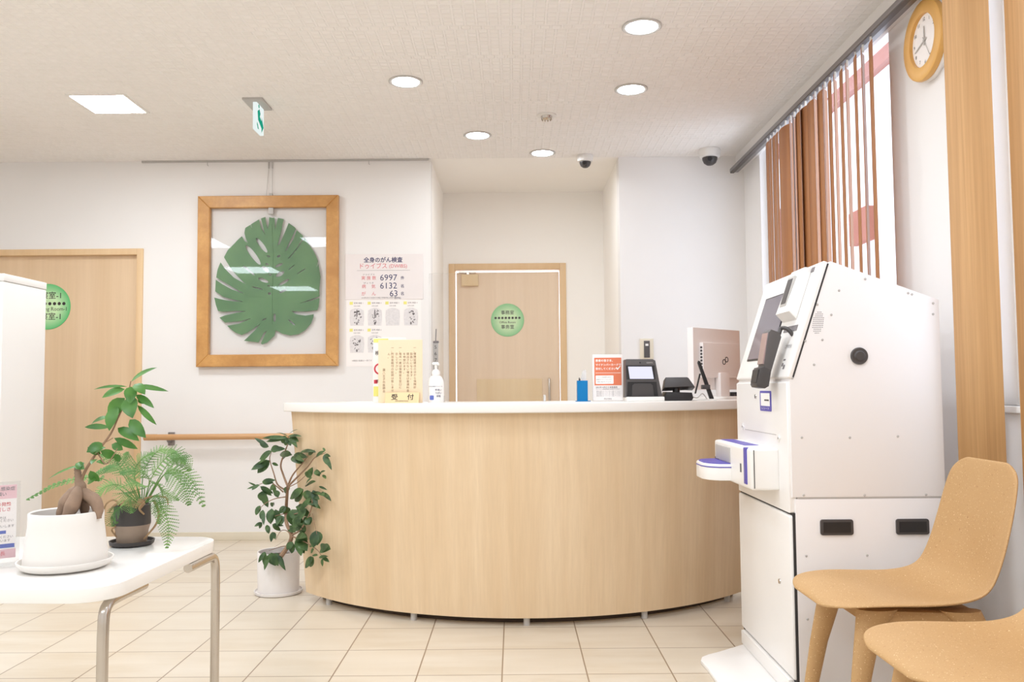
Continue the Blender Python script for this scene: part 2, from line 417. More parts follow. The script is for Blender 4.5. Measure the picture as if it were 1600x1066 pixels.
# door_2 in the alcove, standing in a bright gap
f = new(); fw = .05
bx(f, D2L, D2L+fw, YA-.015, YA+.1, 0, D2T, .003); bx(f, D2R-fw, D2R, YA-.015, YA+.1, 0, D2T, .003); bx(f, D2L+fw, D2R-fw, YA-.015, YA+.1, D2T-fw, D2T, .003)
d2 = struct('door_2', f, W_FRAME)
PX0, PX1, PZ1 = D2L+fw+.010, D2R-fw-.006, D2T-fw-.018
f = new(); bx(f, PX0, PX1, YA+.02, YA+.055, .0, PZ1); obj('door_panel', f, W_DOOR2, d2)
f = new(); bx(f, -.30, .228, YA+.012, YA+.02, .35, 1.085, .002); obj('lower_panel', f, W_DOORP, d2)
f = new(); tube(f, smoothpath([(.283, YA+.018, .7), (.283, YA-.02, .72), (.283, YA-.02, 1.05), (.283, YA+.018, 1.07)], 6), .01); obj('door_handle', f, METAL, d2)
f = new(); bx(f, -.418, -.282, YA-.012, YA+.02, 1.838, 1.932, .004); dc = obj('door_closer', f, W_DOORP, d2)
f = new(); bx(f, -.44, -.30, YA-.006, YA+.006, 1.945, 1.958); bx(f, -.375, -.355, YA-.008, YA+.004, 1.93, 1.955); obj('closer_arm', f, METAL, dc)

def door_sign(name, label, c, r, lines):
    o = thing(name, label, 'sign', c)
    f = new(); lathe(f, [(0, -.004), (r-.002, -.004), (r, -.002), (r, 0)], (0, 0, 0), 64, 'y'); obj('disc', f, DISC, o)
    f = text_bm(lines); n = 8
    for k in range(n): disc(f, (k-(n-1)/2)*r*.205, .13*r, r*.072, seg=14)
    obj('lettering', f, INKB, o, M=T(0, -.0048, 0))
r1 = .158
door_sign('door_sign', 'round green sign on the wooden door partly hidden by the white partition', (-3.21, YB+.0295, 1.597), r1,
          [('診察室-1', 0, .47*r1, .34*r1, 'CENTER', .004), ('Consulting Room-1', .0, -.11*r1, .235*r1, 'CENTER', 0, .95), ('診察室-1', 0, -.45*r1, .34*r1, 'CENTER', .004)])
r2 = .134
door_sign('door_sign', 'round green sign on the alcove door behind the counter', (-.048, YA+.0195, 1.56), r2,
          [('事務室', 0, .44*r2, .27*r2, 'CENTER', .004), ('Office Room', 0, -.14*r2, .19*r2, 'CENTER', 0), ('事务室', 0, -.43*r2, .27*r2, 'CENTER', .004)])

# ------------------------------------------------------------------ outside the windows
nb = thing('neighbouring_building', 'pale building with reddish tile bands seen through the window blinds', 'building', (4.2, 10, -2))
f = new(); bx(f, 3.7, 4.7, 5.5, 15, -2, 6); obj('facade', f, EXTW, nb, world=True)
for y0_, y1_, z0_, z1_ in ((5.5, 15, 4.15, 4.6), (8.75, 9.2, 2.5, 2.85), (9.9, 10.6, 2.3, 3.0), (11.5, 12.2, 2.4, 3.4), (13, 14, 1, 3)):
    f = new(); bx(f, 3.62, 3.7, y0_, y1_, z0_, z1_); obj('tile_band', f, BRICK, nb, world=True)

# ------------------------------------------------------------------ ceiling fittings
def downlight(x, y):
    o = thing('downlight', '', 'light', (x, y, CEIL))
    f = new(); lathe(f, [(.088, 0), (.088, -.005), (.083, -.008), (.071, -.006), (.068, .0), (.066, -.001), (.066, 0)], (0, 0, 0), 40); obj('trim_ring', f, RING, o)
    f = new(); lathe(f, [(0, -.005), (.05, -.0045), (.068, -.002)], (0, 0, 0), 40); obj('diffuser', f, LAMP, o)
    return o
spots = [((.577, 3.72), 'downlight nearest the camera, the largest one on the ceiling'),
         ((-.547, 4.373), 'downlight above the left part of the counter, between exit sign and the others'),
         ((.638, 4.518), 'downlight on the right, behind the largest one and before the smoke detector'),
         ((-.216, 5.331), 'downlight above the corner beside the poster, left of the smoke detector'),
         ((.206, 5.75), 'downlight closest to the alcove, beside the small black dome camera')]
d0 = None
for (x, y), lab in spots:
    if d0 is None: d0 = downlight(x, y); o = d0
    else: o = dup(d0, (x, y, CEIL))
    tag(o, 'round lit '+lab, 'light', 'round downlights in the ceiling')
p = thing('ceiling_panel_light', 'square lit panel lamp set flush in the ceiling', 'light', (-2.228, 4.68, CEIL))
f = new()
for a in ((-.16, -.145, -.16, .16), (.145, .16, -.16, .16), (-.145, .145, -.16, -.145), (-.145, .145, .145, .16)): bx(f, a[0], a[1], a[2], a[3], -.006, 0)
obj('frame', f, WHITE, p)
f = new(); bx(f, -.145, .145, -.145, .145, -.003, -.001); obj('diffuser', f, PANEL, p)
o = thing('smoke_detector', 'small round metal smoke detector among the ceiling downlights', 'smoke detector', (.203, 4.949, CEIL))
f = new(); lathe(f, [(.058, 0), (.058, -.006), (.048, -.01), (.036, -.008), (.0, -.008)], seg=36); obj('plate', f, WHITE, o)
f = new(); lathe(f, [(.034, -.008), (.03, -.022), (.012, -.026), (0, -.026)], seg=24)
for k in range(10): a = 2*pi*k/10; bx(f, .028*cos(a)-.003, .028*cos(a)+.003, .028*sin(a)-.003, .028*sin(a)+.003, -.03, -.01)
obj('sensor', f, METAL, o)
def dome(loc, s, label):
    o = thing('security_camera', label, 'camera', loc, group='dome cameras on the ceiling')
    f = new(); lathe(f, [(.06*s, 0), (.066*s, -.012*s), (.06*s, -.05*s), (.045*s, -.054*s)], seg=36); obj('housing', f, WHITE, o)
    f = new(); lathe(f, [(.046*s, -.05*s), (.045*s, -.066*s), (.036*s, -.086*s), (.02*s, -.098*s), (0, -.102*s)], seg=32)
    obj('dome_cover', f, CHAR, o)
    f = new(); lathe(f, [(.016*s, 0), (.014*s, -.016*s), (0, -.016*s)], (-.012*s, -.036*s, -.072*s), 16, 'y'); obj('lens', f, BLACK, o)
    for x in (-.025, .025):
        f = new(); cyl(f, (x*s, -.02*s, 0), .006*s, -.004, .0); obj('screw', f, DGREY, o)
dome((.501, 5.83, CEIL), .86, 'smaller white dome camera with dark lens above the alcove opening')
dome((1.325, 5.70, CEIL), 1.1, 'larger white dome camera on the ceiling near the window blinds')
# exit sign
o = thing('exit_sign', 'white and green lit exit sign hanging edge-on from the ceiling', 'sign', (-1.405, 4.7, CEIL))
f = new(); bx(f, -.06, .05, -.105, .09, -.012, 0, .003); obj('mounting_plate', f, GREY, o)
f = new(); bx(f, -.012, .01, -.066, .07, -.162, -.012, .003); obj('sign_panel', f, SIGNLIT, o)
f = new(); s = .001
flat(f, [(-.055, .03), (-.02, .052), (.0, .03), (-.012, .012), (.02, -.004), (.02, .02), (.06, -.03), (.02, -.07), (.02, -.045), (-.045, -.015)])
disc(f, -.03, .064, .011)
flat(f, [(-.06, -.03), (-.045, -.045), (-.03, -.066), (-.05, -.066), (-.066, -.045)])
obj('green_arrow', f, SIGNGREEN, o, M=T(0, 0, .0)@T(.0113, 0, -.09) @ Matrix.Rotation(pi/2, 4, 'Z'))

# ------------------------------------------------------------------ wall pieces
pr = thing('picture_rail', 'thin metal picture rail along the top of the back wall', 'rail', (-1.56, YB, 2.585))
f = new(); bx(f, -2.56, AX0-.01, YB-.012, YB, 2.587, 2.599); obj('rail', f, GREY, pr, world=True)
for x in (-2.105, -.99):
    f = new(); tube(f, [(x, YB-.01, 2.587), (x, YB-.01, 2.565), (x+.008, YB-.014, 2.56)], .0025, 6); obj('hook', f, GREY, pr, world=True)
# framed leaf
FX0, FX1, FZ0, FZ1 = -2.155, -1.193, 1.171, 2.342
FY = YB-.05
pf = thing('framed_leaf', 'large wood-framed pressed monstera leaf hanging on the back wall', 'picture', ((FX0+FX1)/2, YB, FZ0))
fw = .082
f = new()
for poly in ([(FX0, FZ0), (FX1, FZ0), (FX1-fw, FZ0+fw), (FX0+fw, FZ0+fw)], [(FX1, FZ0), (FX1, FZ1), (FX1-fw, FZ1-fw), (FX1-fw, FZ0+fw)],
             [(FX1, FZ1), (FX0, FZ1), (FX0+fw, FZ1-fw), (FX1-fw, FZ1-fw)], [(FX0, FZ1), (FX0, FZ0), (FX0+fw, FZ0+fw), (FX0+fw, FZ1-fw)]):
    prism(f, poly, 'y', FY, YB-.004, .004, 1)
obj('frame', f, W_PIC, pf, world=True)
f = new(); bx(f, FX0+fw-.004, FX1-fw+.004, FY+.018, FY+.021, FZ0+fw-.004, FZ1-fw+.004); obj('acrylic_front', f, ACRYL, pf, world=True)
f = new()
for dx in (-.03, .012): tube(f, [(-1.664+dx, FY+.03, FZ1-.005), (-1.664+dx*.6, YB-.006, 2.54)], .0016, 6); tube(f, [(-1.664+dx*.6, YB-.006, 2.54), (-1.664+dx*.6, YB-.006, 2.584)], .005, 8)
bx(f, -1.675, -1.64, FY+.012, FY+.03, FZ1-fw-.045, FZ1-fw+.002, .003)
bx(f, -1.668, -1.648, FY+.01, FY+.03, FZ1, FZ1+.02, .002)
obj('hanging_wire', f, GREY, pf, world=True)
outline = [(350,318),(366,322),(374,320),(378,376),(390,322),(418,328),(413,345),(402,400),(388,448),(400,440),(424,385),(440,345),(468,365),(473,372),(450,420),(424,472),(432,468),(462,420),(478,378),(505,402),(508,408),(478,460),(438,506),(446,503),(486,455),(514,412),(532,440),(552,468),(565,490),(576,518),(570,550),(578,530),(588,590),(583,640),(584,676),(550,688),(495,706),(550,694),(584,684),(580,722),(574,738),(520,744),(455,741),(475,755),(520,762),(558,756),(556,770),(545,798),(520,826),(488,845),(450,850),(415,842),(388,828),(383,826),(378,850),(345,880),(322,889),(316,884),(328,858),(343,828),(328,838),(305,880),(275,876),(238,872),(262,850),(292,822),(310,799),(285,815),(255,835),(228,846),(200,836),(172,815),(160,804),(215,796),(274,771),(220,784),(150,790),(125,768),(150,758),(200,748),(250,740),(200,738),(140,742),(118,738),(108,712),(100,678),(140,688),(190,696),(238,698),(190,688),(140,674),(104,650),(106,598),(135,618),(180,642),(240,663),(190,635),(140,606),(108,588),(114,552),(127,520),(150,552),(190,590),(246,620),(215,592),(180,555),(158,522),(143,497),(160,465),(190,436),(180,450),(200,425),(224,403),(236,425),(252,434),(242,412),(236,388),(240,366),(264,352),(272,374),(266,350),(303,328),(312,365),(332,398),(322,362),(312,324),(332,317),(335,345),(344,374),(349,345)]
holes = [(277,488,56,12,52),(316,445,42,10,52),(335,552,20,10,35),(325,602,25,8,22),(258,558,35,5,40),(298,637,27,3,15),(402,575,22,9,-28),(397,535,19,6,-25),(420,612,27,7,-30),(415,652,19,5,-25),(348,495,8,4,20),(395,495,9,5,-25),(342,530,9,4,20),(357,577,6,4,20),(350,627,6,3,10),(354,662,7,6,20),(378,770,6,19,0),(331,777,11,3,-25),(457,792,20,4,40),(500,563,24,2,-32),(455,545,18,2,-40)]
LS = .97/649*.995
def lp(u, w): return ((u-349)*LS + (FX0+FX1)/2, FZ1 - (w-224)*(FZ1-FZ0)/763)
f = new(); edges = []
def loop(pts):
    vs = [f.verts.new((x, 0, z)) for x, z in pts]
    for i in range(len(vs)): edges.append(f.edges.new((vs[i], vs[(i+1) % len(vs)])))
loop([lp(*q) for q in outline])
for cx, cz, a, c, an in holes:
    an = radians(an); loop([lp(cx+a*cos(t)*cos(an)-c*sin(t)*sin(an), cz+a*cos(t)*sin(an)+c*sin(t)*cos(an)) for t in [2*pi*k/14 for k in range(14)]])
bmesh.ops.triangle_fill(f, use_beauty=True, use_dissolve=False, edges=edges)
ext = bmesh.ops.extrude_face_region(f, geom=list(f.faces)); bmesh.ops.translate(f, vec=(0, -.003, 0), verts=[q for q in ext['geom'] if isinstance(q, bmesh.types.BMVert)])
bmesh.ops.recalc_face_normals(f, faces=f.faces)
lf = obj('pressed_leaf', f, MONST, pf, M=T(0, FY+.032, 0), world=True, ang=20)
f = new(); tube(f, smoothpath([(*lp(368, 745),), (*lp(366, 640),), (*lp(372, 520),), (*lp(362, 360),)], 6) if False else [Vector((lp(a, c)[0], FY+.0285, lp(a, c)[1])) for a, c in ((368, 800), (366, 700), (368, 600), (370, 480), (362, 350))], .0022, 6)
obj('leaf_midrib', f, MONST, lf, world=True)

# poster
PX, PY_, PZ = -.887, YB-.0015, 1.55
po = thing('wall_poster', 'white printed poster with figures 6997 and 6132 on the back wall', 'poster', (PX, YB, PZ))
f = new(); bx(f, -.257, .255, -.0015, .0, -.383, .08); obj('lower_sheet', f, PAPER, po)
f = new(); bx(f, -.265, .27, -.004, -.0015, .075, .388, .001, 1); obj('upper_sheet', f, PAPERG, po)
y = T(0, -.0046, 0)
obj('lettering', text_bm([('全身のがん検査', -.005, .345, .039, 'CENTER', .02, .98), ('6997', .032, .223, .060, 'CENTER', 0), ('6132', .032, .167, .060, 'CENTER', 0), ('63', .068, .113, .060, 'CENTER', 0),
                          ('件', .128, .220, .026, 'CENTER', .01), ('名', .128, .164, .026, 'CENTER', .01), ('名', .128, .112, .026, 'CENTER', .01), ('(0.9%)', .095, .083, .018, 'CENTER', 0)]), NAVY, po, M=y)
obj('lettering', text_bm([('ドゥイブス', -.075, .303, .042, 'CENTER', .0, .95), ('(DWIBS)', .098, .303, .034, 'CENTER', 0), ('実 施 数', -.104, .221, .029, 'CENTER', .0), ('病　 気', -.104, .163, .029, 'CENTER', 0), ('が 　ん', -.104, .113, .031, 'CENTER', 0)]), PINK, po, M=y)
f = text_bm([('ドゥイブス', -.104, .246, .014, 'CENTER', 0, 1.2), ('びょうき', -.104, .188, .014, 'CENTER', 0, 1.3), ('2018年4月から全身がん検査の実施件数と結果の累計です', -.02, .092-.006, .0105, 'CENTER', 0, .0+1)])
rect(f, -.185, .18, .274, .2755); obj('lettering', f, INKG, po, M=y)
def scans():
    tx = []
    cells = [(-.185, -.02), (-.062, -.02), (.06, -.02), (.185, -.02), (-.185, -.205), (-.062, -.205)]
    rnd = random.Random(3)
    for i, (cx, cz) in enumerate(cells):
        g = new(); d = new(); yl = new()
        flat(g, [(cx-.045, cz-.085), (cx-.05, cz-.03), (cx-.047, cz+.02), (cx-.03, cz+.03), (cx-.012, cz+.036), (cx+.012, cz+.036), (cx+.03, cz+.03), (cx+.047, cz+.02), (cx+.05, cz-.03), (cx+.045, cz-.085)])
        rect(yl, cx-.05, cx-.028, cz+.06, cz+.08)
        tx.append(('症例 検査 %d' % (i+1), cx+.012, cz+.07, .013, 'CENTER', 0)); tx.append(('全身の画像', cx, cz+.05, .009, 'CENTER', 0))
        bmesh.ops.translate(g, vec=(0, -.0018, 0), verts=g.verts); pic = obj('scan_picture', g, INKLG, po)
        bmesh.ops.translate(yl, vec=(0, -.002, 0), verts=yl.verts); obj('number_square', yl, INKY, po)
        if i == 2: d.free(); continue
        for k in range(14): disc(d, cx+rnd.uniform(-.028, .028)*(1-.4*(k % 2)), cz+rnd.uniform(-.065, .02), rnd.uniform(.002, .005), rnd.uniform(.003, .009), 10, rnd.uniform(0, 3))
        disc(d, cx+.018, cz-.005, .009, .007, 12); disc(d, cx, cz-.07, .006, .010, 12)
        if i < 2: disc(d, cx, cz+.0, .005, .028, 12)
        bmesh.ops.translate(d, vec=(0, -.0022, 0), verts=d.verts); obj('dark_marks', d, INKG, pic)
    tx.append(('※検査の画像の一例です', -.15, -.345, .013, 'CENTER', 0))
    obj('lettering', text_bm(tx), INKG, po, M=T(0, -.002, 0))
scans()
# narrow strip hanging on the alcove wall
hs = thing('wall_strip', 'narrow grey hanging strip with marks on the alcove side wall, above the pump bottle', 'wall strip', (AX0, 6.03, 1.13))
f = new(); bx(f, 0, .036, -.004, .004, 0, .2, .002); obj('strip', f, GREY, hs)
f = new(); bx(f, 0, .04, -.006, .006, .2, .215, .002); tube(f, [(.018, 0, .21), (.022, 0, .3)], .004, 6); obj('hanger', f, INKG, hs)
f = text_bm([(c, .018, .17-.045*i, .035, 'CENTER', 0) for i, c in enumerate('5678')]); obj('lettering', f, INKB, hs, M=T(0, -.0045, 0))
# switch plate
sw = thing('wall_switch', 'beige wall plate with dark switch between card reader and monitor', 'switch', (.908, YB, 1.27))
f = new(); bx(f, -.046, .046, -.01, 0, -.07, .07, .003); obj('plate', f, BASEB, sw)
f = new(); bx(f, -.02, .02, -.014, -.01, -.06, .055, .001); obj('switch', f, DGREY, sw)
f = new(); bx(f, -.01, .01, -.017, -.014, .02, .035); obj('button', f, PLASTIC, sw)
# handrail
hr = thing('handrail', 'horizontal wooden handrail on the back wall behind the floor plant', 'handrail', (-1.9, YB, .70))
f = new(); tube(f, [(-.575, -.075, 0), (.65, -.075, .0)], .02, 16)
obj('rail', f, W_RAIL, hr)
f = new(); tube(f, [(-.585, -.075, 0), (-.50, -.075, 0)], .0215, 16); obj('end_cap', f, W_RAIL, hr)
for x in (-.43, .56):
    f = new(); bx(f, x-.022, x+.022, -.012, 0, -.06, .03, .002); tube(f, [(x, -.01, -.035), (x, -.06, -.03), (x, -.075, -.015)], .008, 10); obj('bracket', f, ALU, hr)
# wall clock
ck = thing('wall_clock', 'round wall clock with wide wooden rim between the window blinds', 'clock', (XR, 3.205, 2.315))
f = new(); lathe(f, [(0, 0), (.15, 0), (.155, -.012), (.15, -.02), (0, -.02)], seg=56, axis='x'); obj('back_case', f, WHITE, ck)
f = new(); lathe(f, [(.148, -.018), (.153, -.03), (.15, -.042), (.145, -.045), (.104, -.045), (.1, -.043), (.1, -.03), (.1, -.018)], seg=56, axis='x'); obj('rim', f, W_CLOCK, ck)
f = new(); lathe(f, [(0, -.03), (.101, -.03), (.101, -.026), (0, -.026)], seg=48, axis='x'); obj('dial', f, PAPER, ck)
MC = T(-.0315, 0, 0) @ Matrix.Rotation(-pi/2, 4, 'Z')
obj('numerals', text_bm([(str(h), .082*sin(h*pi/6), .082*cos(h*pi/6), .019, 'CENTER', 0) for h in range(1, 13)]), INKB, ck, M=MC)
def hand(ang, L, w, name, mat):
    f = new(); prism(f, [(-w, -.018), (w, -.018), (w*.6, L), (-w*.6, L)], 'y', -.002, 0)
    obj(name, f, mat, ck, M=MC @ T(0, -.001, 0) @ Matrix.Rotation(ang, 4, 'Y'))
hand(radians(2), .055, .0035, 'hour_hand', GREY); hand(radians(-106), .078, .003, 'minute_hand', GREY); hand(radians(150), .08, .0008, 'second_hand', GREY)
f = new(); lathe(f, [(0, -.036), (.006, -.036), (.006, -.031), (0, -.031)], seg=16, axis='x'); obj('pin', f, GREY, ck)

# ------------------------------------------------------------------ vertical blinds
def slat_bm(w, h, th=.002, curve=.006):
    f = new(); n = 6; a = []; 
    for k in range(n+1):
        u = (k/n-.5)*w; d = curve*(1-(2*k/n-1)**2)
        a.append((u, d))
    poly = a+[(u, d+th) for u, d in a[::-1]]
    prism(f, poly, 'z', -h, 0)
    return f
SX = 1.5; RZ = 2.462
vb = thing('vertical_blind', 'brown wooden vertical blind, slats darkened for backlight, half closed over the far window', 'blind', (SX, 4.4, RZ))
f = new(); bx(f, SX-.012, 1.545, 3.0, YB-.06, RZ+.008, RZ+.032, .002); obj('head_rail', f, ALU, vb, world=True)
f = new(); bx(f, SX-.012, SX+.012, 3.0, YB-.07, RZ, RZ+.008); obj('carrier_track', f, DRAIL, vb, world=True)
sl = [(3.46, 74), (3.54, 62), (3.62, 73), (3.71, 62), (3.78, 75), (3.85, 63), (3.92, 77), (3.98, 60), (4.05, 84), (4.11, 62), (4.18, 90), (4.25, 99), (4.31, 62),
      (4.37, 84), (4.42, 60), (4.48, 64), (4.565, 103), (4.66, 80), (4.72, 79), (4.78, 82), (4.84, 79), (4.90, 82)]
sl_me = clip_me = None
def clip_bm():
    f = new(); bx(f, -.004, .004, -.004, .004, -.034+.03, .03); return f
for y, a in sl:
    if sl_me is None:
        so = obj('slat', slat_bm(.105, 1.78), W_SLAT_BACKLIT, vb); sl_me = so.data; cl = obj('carrier_clip', clip_bm(), PLASTIC, so); clip_me = cl.data
    else:
        so = bpy.data.objects.new('slat', sl_me); COL.objects.link(so); so.parent = vb
        cl = bpy.data.objects.new('carrier_clip', clip_me); COL.objects.link(cl); cl.parent = so
    so.location = (0, y*1.018-4.4, -.03); so.rotation_euler = (0, 0, radians(a))
nbld = thing('vertical_blind', 'light wooden vertical blind with wide slats beside the clock, right edge of view', 'blind', (SX, 2.0, RZ))
f = new(); bx(f, SX-.012, 1.545, .7, 2.95, RZ+.008, RZ+.032, .002); obj('head_rail', f, ALU, nbld, world=True)
me2 = None
for x, y, a in ((1.475, 2.735, -12), (1.485, 2.41, -8), (1.47, 2.30, 70), (1.47, 2.18, 80), (1.47, 2.06, 84), (1.47, 1.9, 82), (1.47, 1.7, 84), (1.47, 1.5, 82), (1.47, 1.3, 84), (1.47, 1.1, 82)):
    if me2 is None: so = obj('slat', slat_bm(.138, 1.775, .0025, .007), W_SLAT, nbld); me2 = so.data
    else: so = bpy.data.objects.new('slat', me2); COL.objects.link(so); so.parent = nbld
    so.location = (x-SX, y-2.0, -.03); so.rotation_euler = (0, 0, radians(a))

# ------------------------------------------------------------------ reception counter
CX, CY, RB = .0577, 5.0857, 1.377
TOP = .948
ct = thing('reception_counter', 'curved wood-fronted reception counter with a white worktop', 'counter', (CX, CY-RB+.2, 0))
def arc_wall(f, r0, r1, z0, z1, a0, a1, b0, b1, th, n=64):
    """cone-like curved wall: radius r0 at z0, r1 at z1; end angles a0..a1 below, b0..b1 above (0 = toward the viewer)."""
    P = lambda r, a, z: f.verts.new((CX+r*sin(a), CY-r*cos(a), z))
    o0 = []; o1 = []; i0 = []; i1 = []
    for k in range(n+1):
        t = k/n; a = a0+(a1-a0)*t; c = b0+(b1-b0)*t
        o0.append(P(r0, a, z0)); o1.append(P(r1, c, z1)); i0.append(P(r0-th, a, z0)); i1.append(P(r1-th, c, z1))
    for k in range(n):
        f.faces.new((o0[k], o0[k+1], o1[k+1], o1[k])); f.faces.new((i0[k+1], i0[k], i1[k], i1[k+1]))
        f.faces.new((o1[k], o1[k+1], i1[k+1], i1[k])); f.faces.new((i0[k], i0[k+1], o0[k+1], o0[k]))
    f.faces.new((o0[0], o1[0], i1[0], i0[0])); f.faces.new((o0[-1], i0[-1], i1[-1], o1[-1]))
    bmesh.ops.recalc_face_normals(f, faces=f.faces)
f = new(); AA, AB = radians(51), radians(54.5)
arc_wall(f, RB, RB+.045, .035, .905, -AA, AA, -AB, AB, .05); obj('front_panel', f, W_COUNTER, ct, world=True)
f = new(); arc_wall(f, RB-.07, RB-.07, 0, .036, -AA*.97, AA*.97, -AA*.97, AA*.97, .03); obj('kick_plate', f, pm('kick_dark', (70, 56, 46), .8), ct, world=True)
for a in (-22, -.5, 22, 44, -44):
    f = new(); a = radians(a); cyl(f, (CX+(RB-.028)*sin(a), CY-(RB-.028)*cos(a), 0), .014, 0, .036, seg=16); obj('foot', f, GREY, ct, world=True)
f = new(); ro, ri, am = RB+.088, .98, radians(55.6); pts = []
def AP(r, a): return (CX+r*sin(a), CY-r*cos(a))
n = 72; tipr = .09
for k in range(n+1): a = -am+2*am*k/n; pts.append(AP(ro, a))
ed = []
for k in range(n+1): a = am-2*am*k/n; ed.append(AP(ri, a))
poly = pts+ed
prism(f, poly, 'z', .905, TOP)
es = [e for e in f.edges if abs(e.verts[0].co.z-e.verts[1].co.z) > .03 and (e.verts[0].co.xy-Vector((CX, CY))).length > ro-.01 and abs(atan2(e.verts[0].co.x-CX, CY-e.verts[0].co.y)) > am-.001]
bmesh.ops.bevel(f, geom=es, offset=.11, segments=10, profile=.5, affect='EDGES')
es = [e for e in f.edges if abs(e.verts[0].co.z-e.verts[1].co.z) < .001 and len(e.link_faces) == 2 and abs(e.link_faces[0].normal.z-e.link_faces[1].normal.z) > .5]
bmesh.ops.bevel(f, geom=es, offset=.006, segments=3, profile=.5, affect='EDGES')
obj('worktop', f, WORKTOP, ct, world=True, ang=50)

# acrylic screen on the worktop
ac = thing('acrylic_screen', 'clear acrylic screen standing on the middle of the counter', 'screen', (-.06, 3.98, TOP))
f = new(); z1 = aty(770, 427, 3.98).z-TOP; bx(f, -.33, .265, -.0025, .0025, .0, z1)
f.normal_update()
for q in f.faces: q.material_index = 0 if abs(q.normal.y) > .9 else 1
obj('panel', f, [ACRYL, ACRYLE], ac)
for x in (-.27, .2):
    f = new(); bx(f, x-.004, x+.004, -.06, .06, .0, .03, .002); obj('foot', f, ACRYLE, ac)

# reception notice board
Y0 = 3.87
rb = thing('reception_notice', 'cream board with vertical writing behind a small 受付 plaque on the counter', 'sign', (-.50, Y0, TOP))
x0, x1 = aty(591, 560, Y0).x+.50, aty(660, 560, Y0).x+.50
z1 = aty(625, 531, Y0).z-TOP
f = new(); bx(f, x0, x1, .0, .008, 0, z1, .002); obj('board', f, CREAM, rb)
def bxp(u): return x0+(u-230)/(770-230)*(x1-x0)
def bzp(w): return z1*(1-(w-60)/(830-60))
ch = z1*40/770
cols = [('一、保険証提出の日から保険診', 678, 160), ('　取扱いになります。', 636, 200), ('　提出されない場合は普通料金', 592, 200), ('　を申受けます。', 550, 200), ('一、毎月一度は保険証を窓口に', 500, 160), ('　示して下さい。', 456, 200), ('一、附加金給付の証明は致しませ', 404, 160), ('　ん。', 360, 200), ('国八王子市医師会', 300, 430)]
it = []
for s, u, w in cols:
    for i, c_ in enumerate(s):
        if c_ == '　': continue
        zz = bzp(w)-i*ch*.93
        if zz > .015: it.append((c_, bxp(u), zz, ch*.86, 'CENTER', 0))
obj('lettering', text_bm(it), INKBR, rb, M=T(0, -.0006, 0))
f = new(); px0, px1 = bxp(320), bxp(735); pz = z1*.165
prism(f, [(-.034, 0), (-.012, pz), (-.006, pz), (.0-.001, 0)], 'x', px0, px1, .001, 1); pl = obj('plaque', f, CREAM2, rb)
tilt = Matrix.Rotation(-atan2(.022, pz), 4, 'X')
obj('lettering', text_bm([('受', (px0*.72+px1*.28), pz*.58, .031, 'CENTER', .012), ('付', (px0*.25+px1*.75), pz*.58, .031, 'CENTER', .012), ('INFORMATION', (px0+px1)/2, pz*.2, .0085, 'CENTER', .0)]), INKB, pl, M=T(0, -.0346, 0) @ tilt)
# flyer standing behind it
fl = thing('flyer_stand', 'white flyer with red circle and yellow bars tucked behind the cream board', 'flyer', (-.55, 3.95, TOP))
fx0 = aty(583, 560, 3.95).x+.55; fz = aty(590, 528, 3.95).z-TOP
f = new(); bx(f, fx0, fx0+.15, 0, .004, 0, fz, .001, 1); obj('sheet', f, PAPER, fl)
f = new(); rect(f, fx0+.002, fx0+.07, fz-.022, fz-.004); obj('yellow_heading', f, INKY, fl, M=T(0, -.0008, 0))
f = new(); rect(f, fx0+.002, fx0+.04, .03, .075); obj('yellow_bar', f, INKY, fl, M=T(0, -.0008, 0))
f = new(); lathe(f, [(.026, -.0003), (.026, -.0009), (.019, -.0009), (.019, -.0003)], (fx0+.03, 0, fz*.52), 28, 'y'); rect(f, fx0+.004, fx0+.02, .088, .105, -.0008); obj('red_circle', f, INKRED, fl)
f = text_bm([('検', fx0+.02, fz*.76, .022, 'CENTER', .01), ('診', fx0+.02, fz*.33, .016, 'CENTER', .01)]); obj('lettering', f, INKB, fl, M=T(0, -.0008, 0))

# pump bottle of sanitiser
sb = thing('pump_bottle', 'white hand sanitiser pump bottle beside the cream notice board', 'bottle', (-.353, 3.90, TOP))
f = new()
def oval_loft(f, prof, seg=32, fl=.62):
    R = []
    for r, z in prof: R.append([f.verts.new((r*cos(2*pi*k/seg), r*fl*sin(2*pi*k/seg) if r > .018 else r*sin(2*pi*k/seg), z)) for k in range(seg)])
    for A, B in zip(R, R[1:]):
        for k in range(seg): f.faces.new((A[k], A[(k+1) % seg], B[(k+1) % seg], B[k]))
    f.faces.new(R[0][::-1]); f.faces.new(R[-1])
oval_loft(f, [(.033, 0), (.036, .004), (.036, .085), (.034, .1), (.026, .116), (.017, .122), (.016, .126)]); obj('body', f, PLASTIC, sb)
f = new(); lathe(f, [(.0, .124), (.0185, .124), (.0185, .14), (.012, .148), (.006, .15), (.006, .172), (0, .172)], seg=24); obj('cap', f, PLASTIC, sb)
f = new(); bx(f, -.016, .012, -.009, .009, .17, .182, .003); tube(f, smoothpath([(-.005, 0, .176), (.008, -.012, .177), (.014, -.028, .17)], 4), .0045, 8); obj('pump_nozzle', f, PLASTIC, sb)
f = text_bm([('手指消毒用アルコール', .0, .072, .0062, 'CENTER', 0), ('手洗い', .013, .056, .0105, 'CENTER', .01), ('うがい', .013, .042, .0105, 'CENTER', .01), ('消毒', .013, .028, .0105, 'CENTER', .01)])
obj('lettering', f, NAVY, sb, M=T(0, -.0232, 0))
f = new(); prism(f, rrect(-.026, -.008, .012, .032, .003), 'y', -.0226, -.020); obj('label_patch', f, INKBLUE, sb)
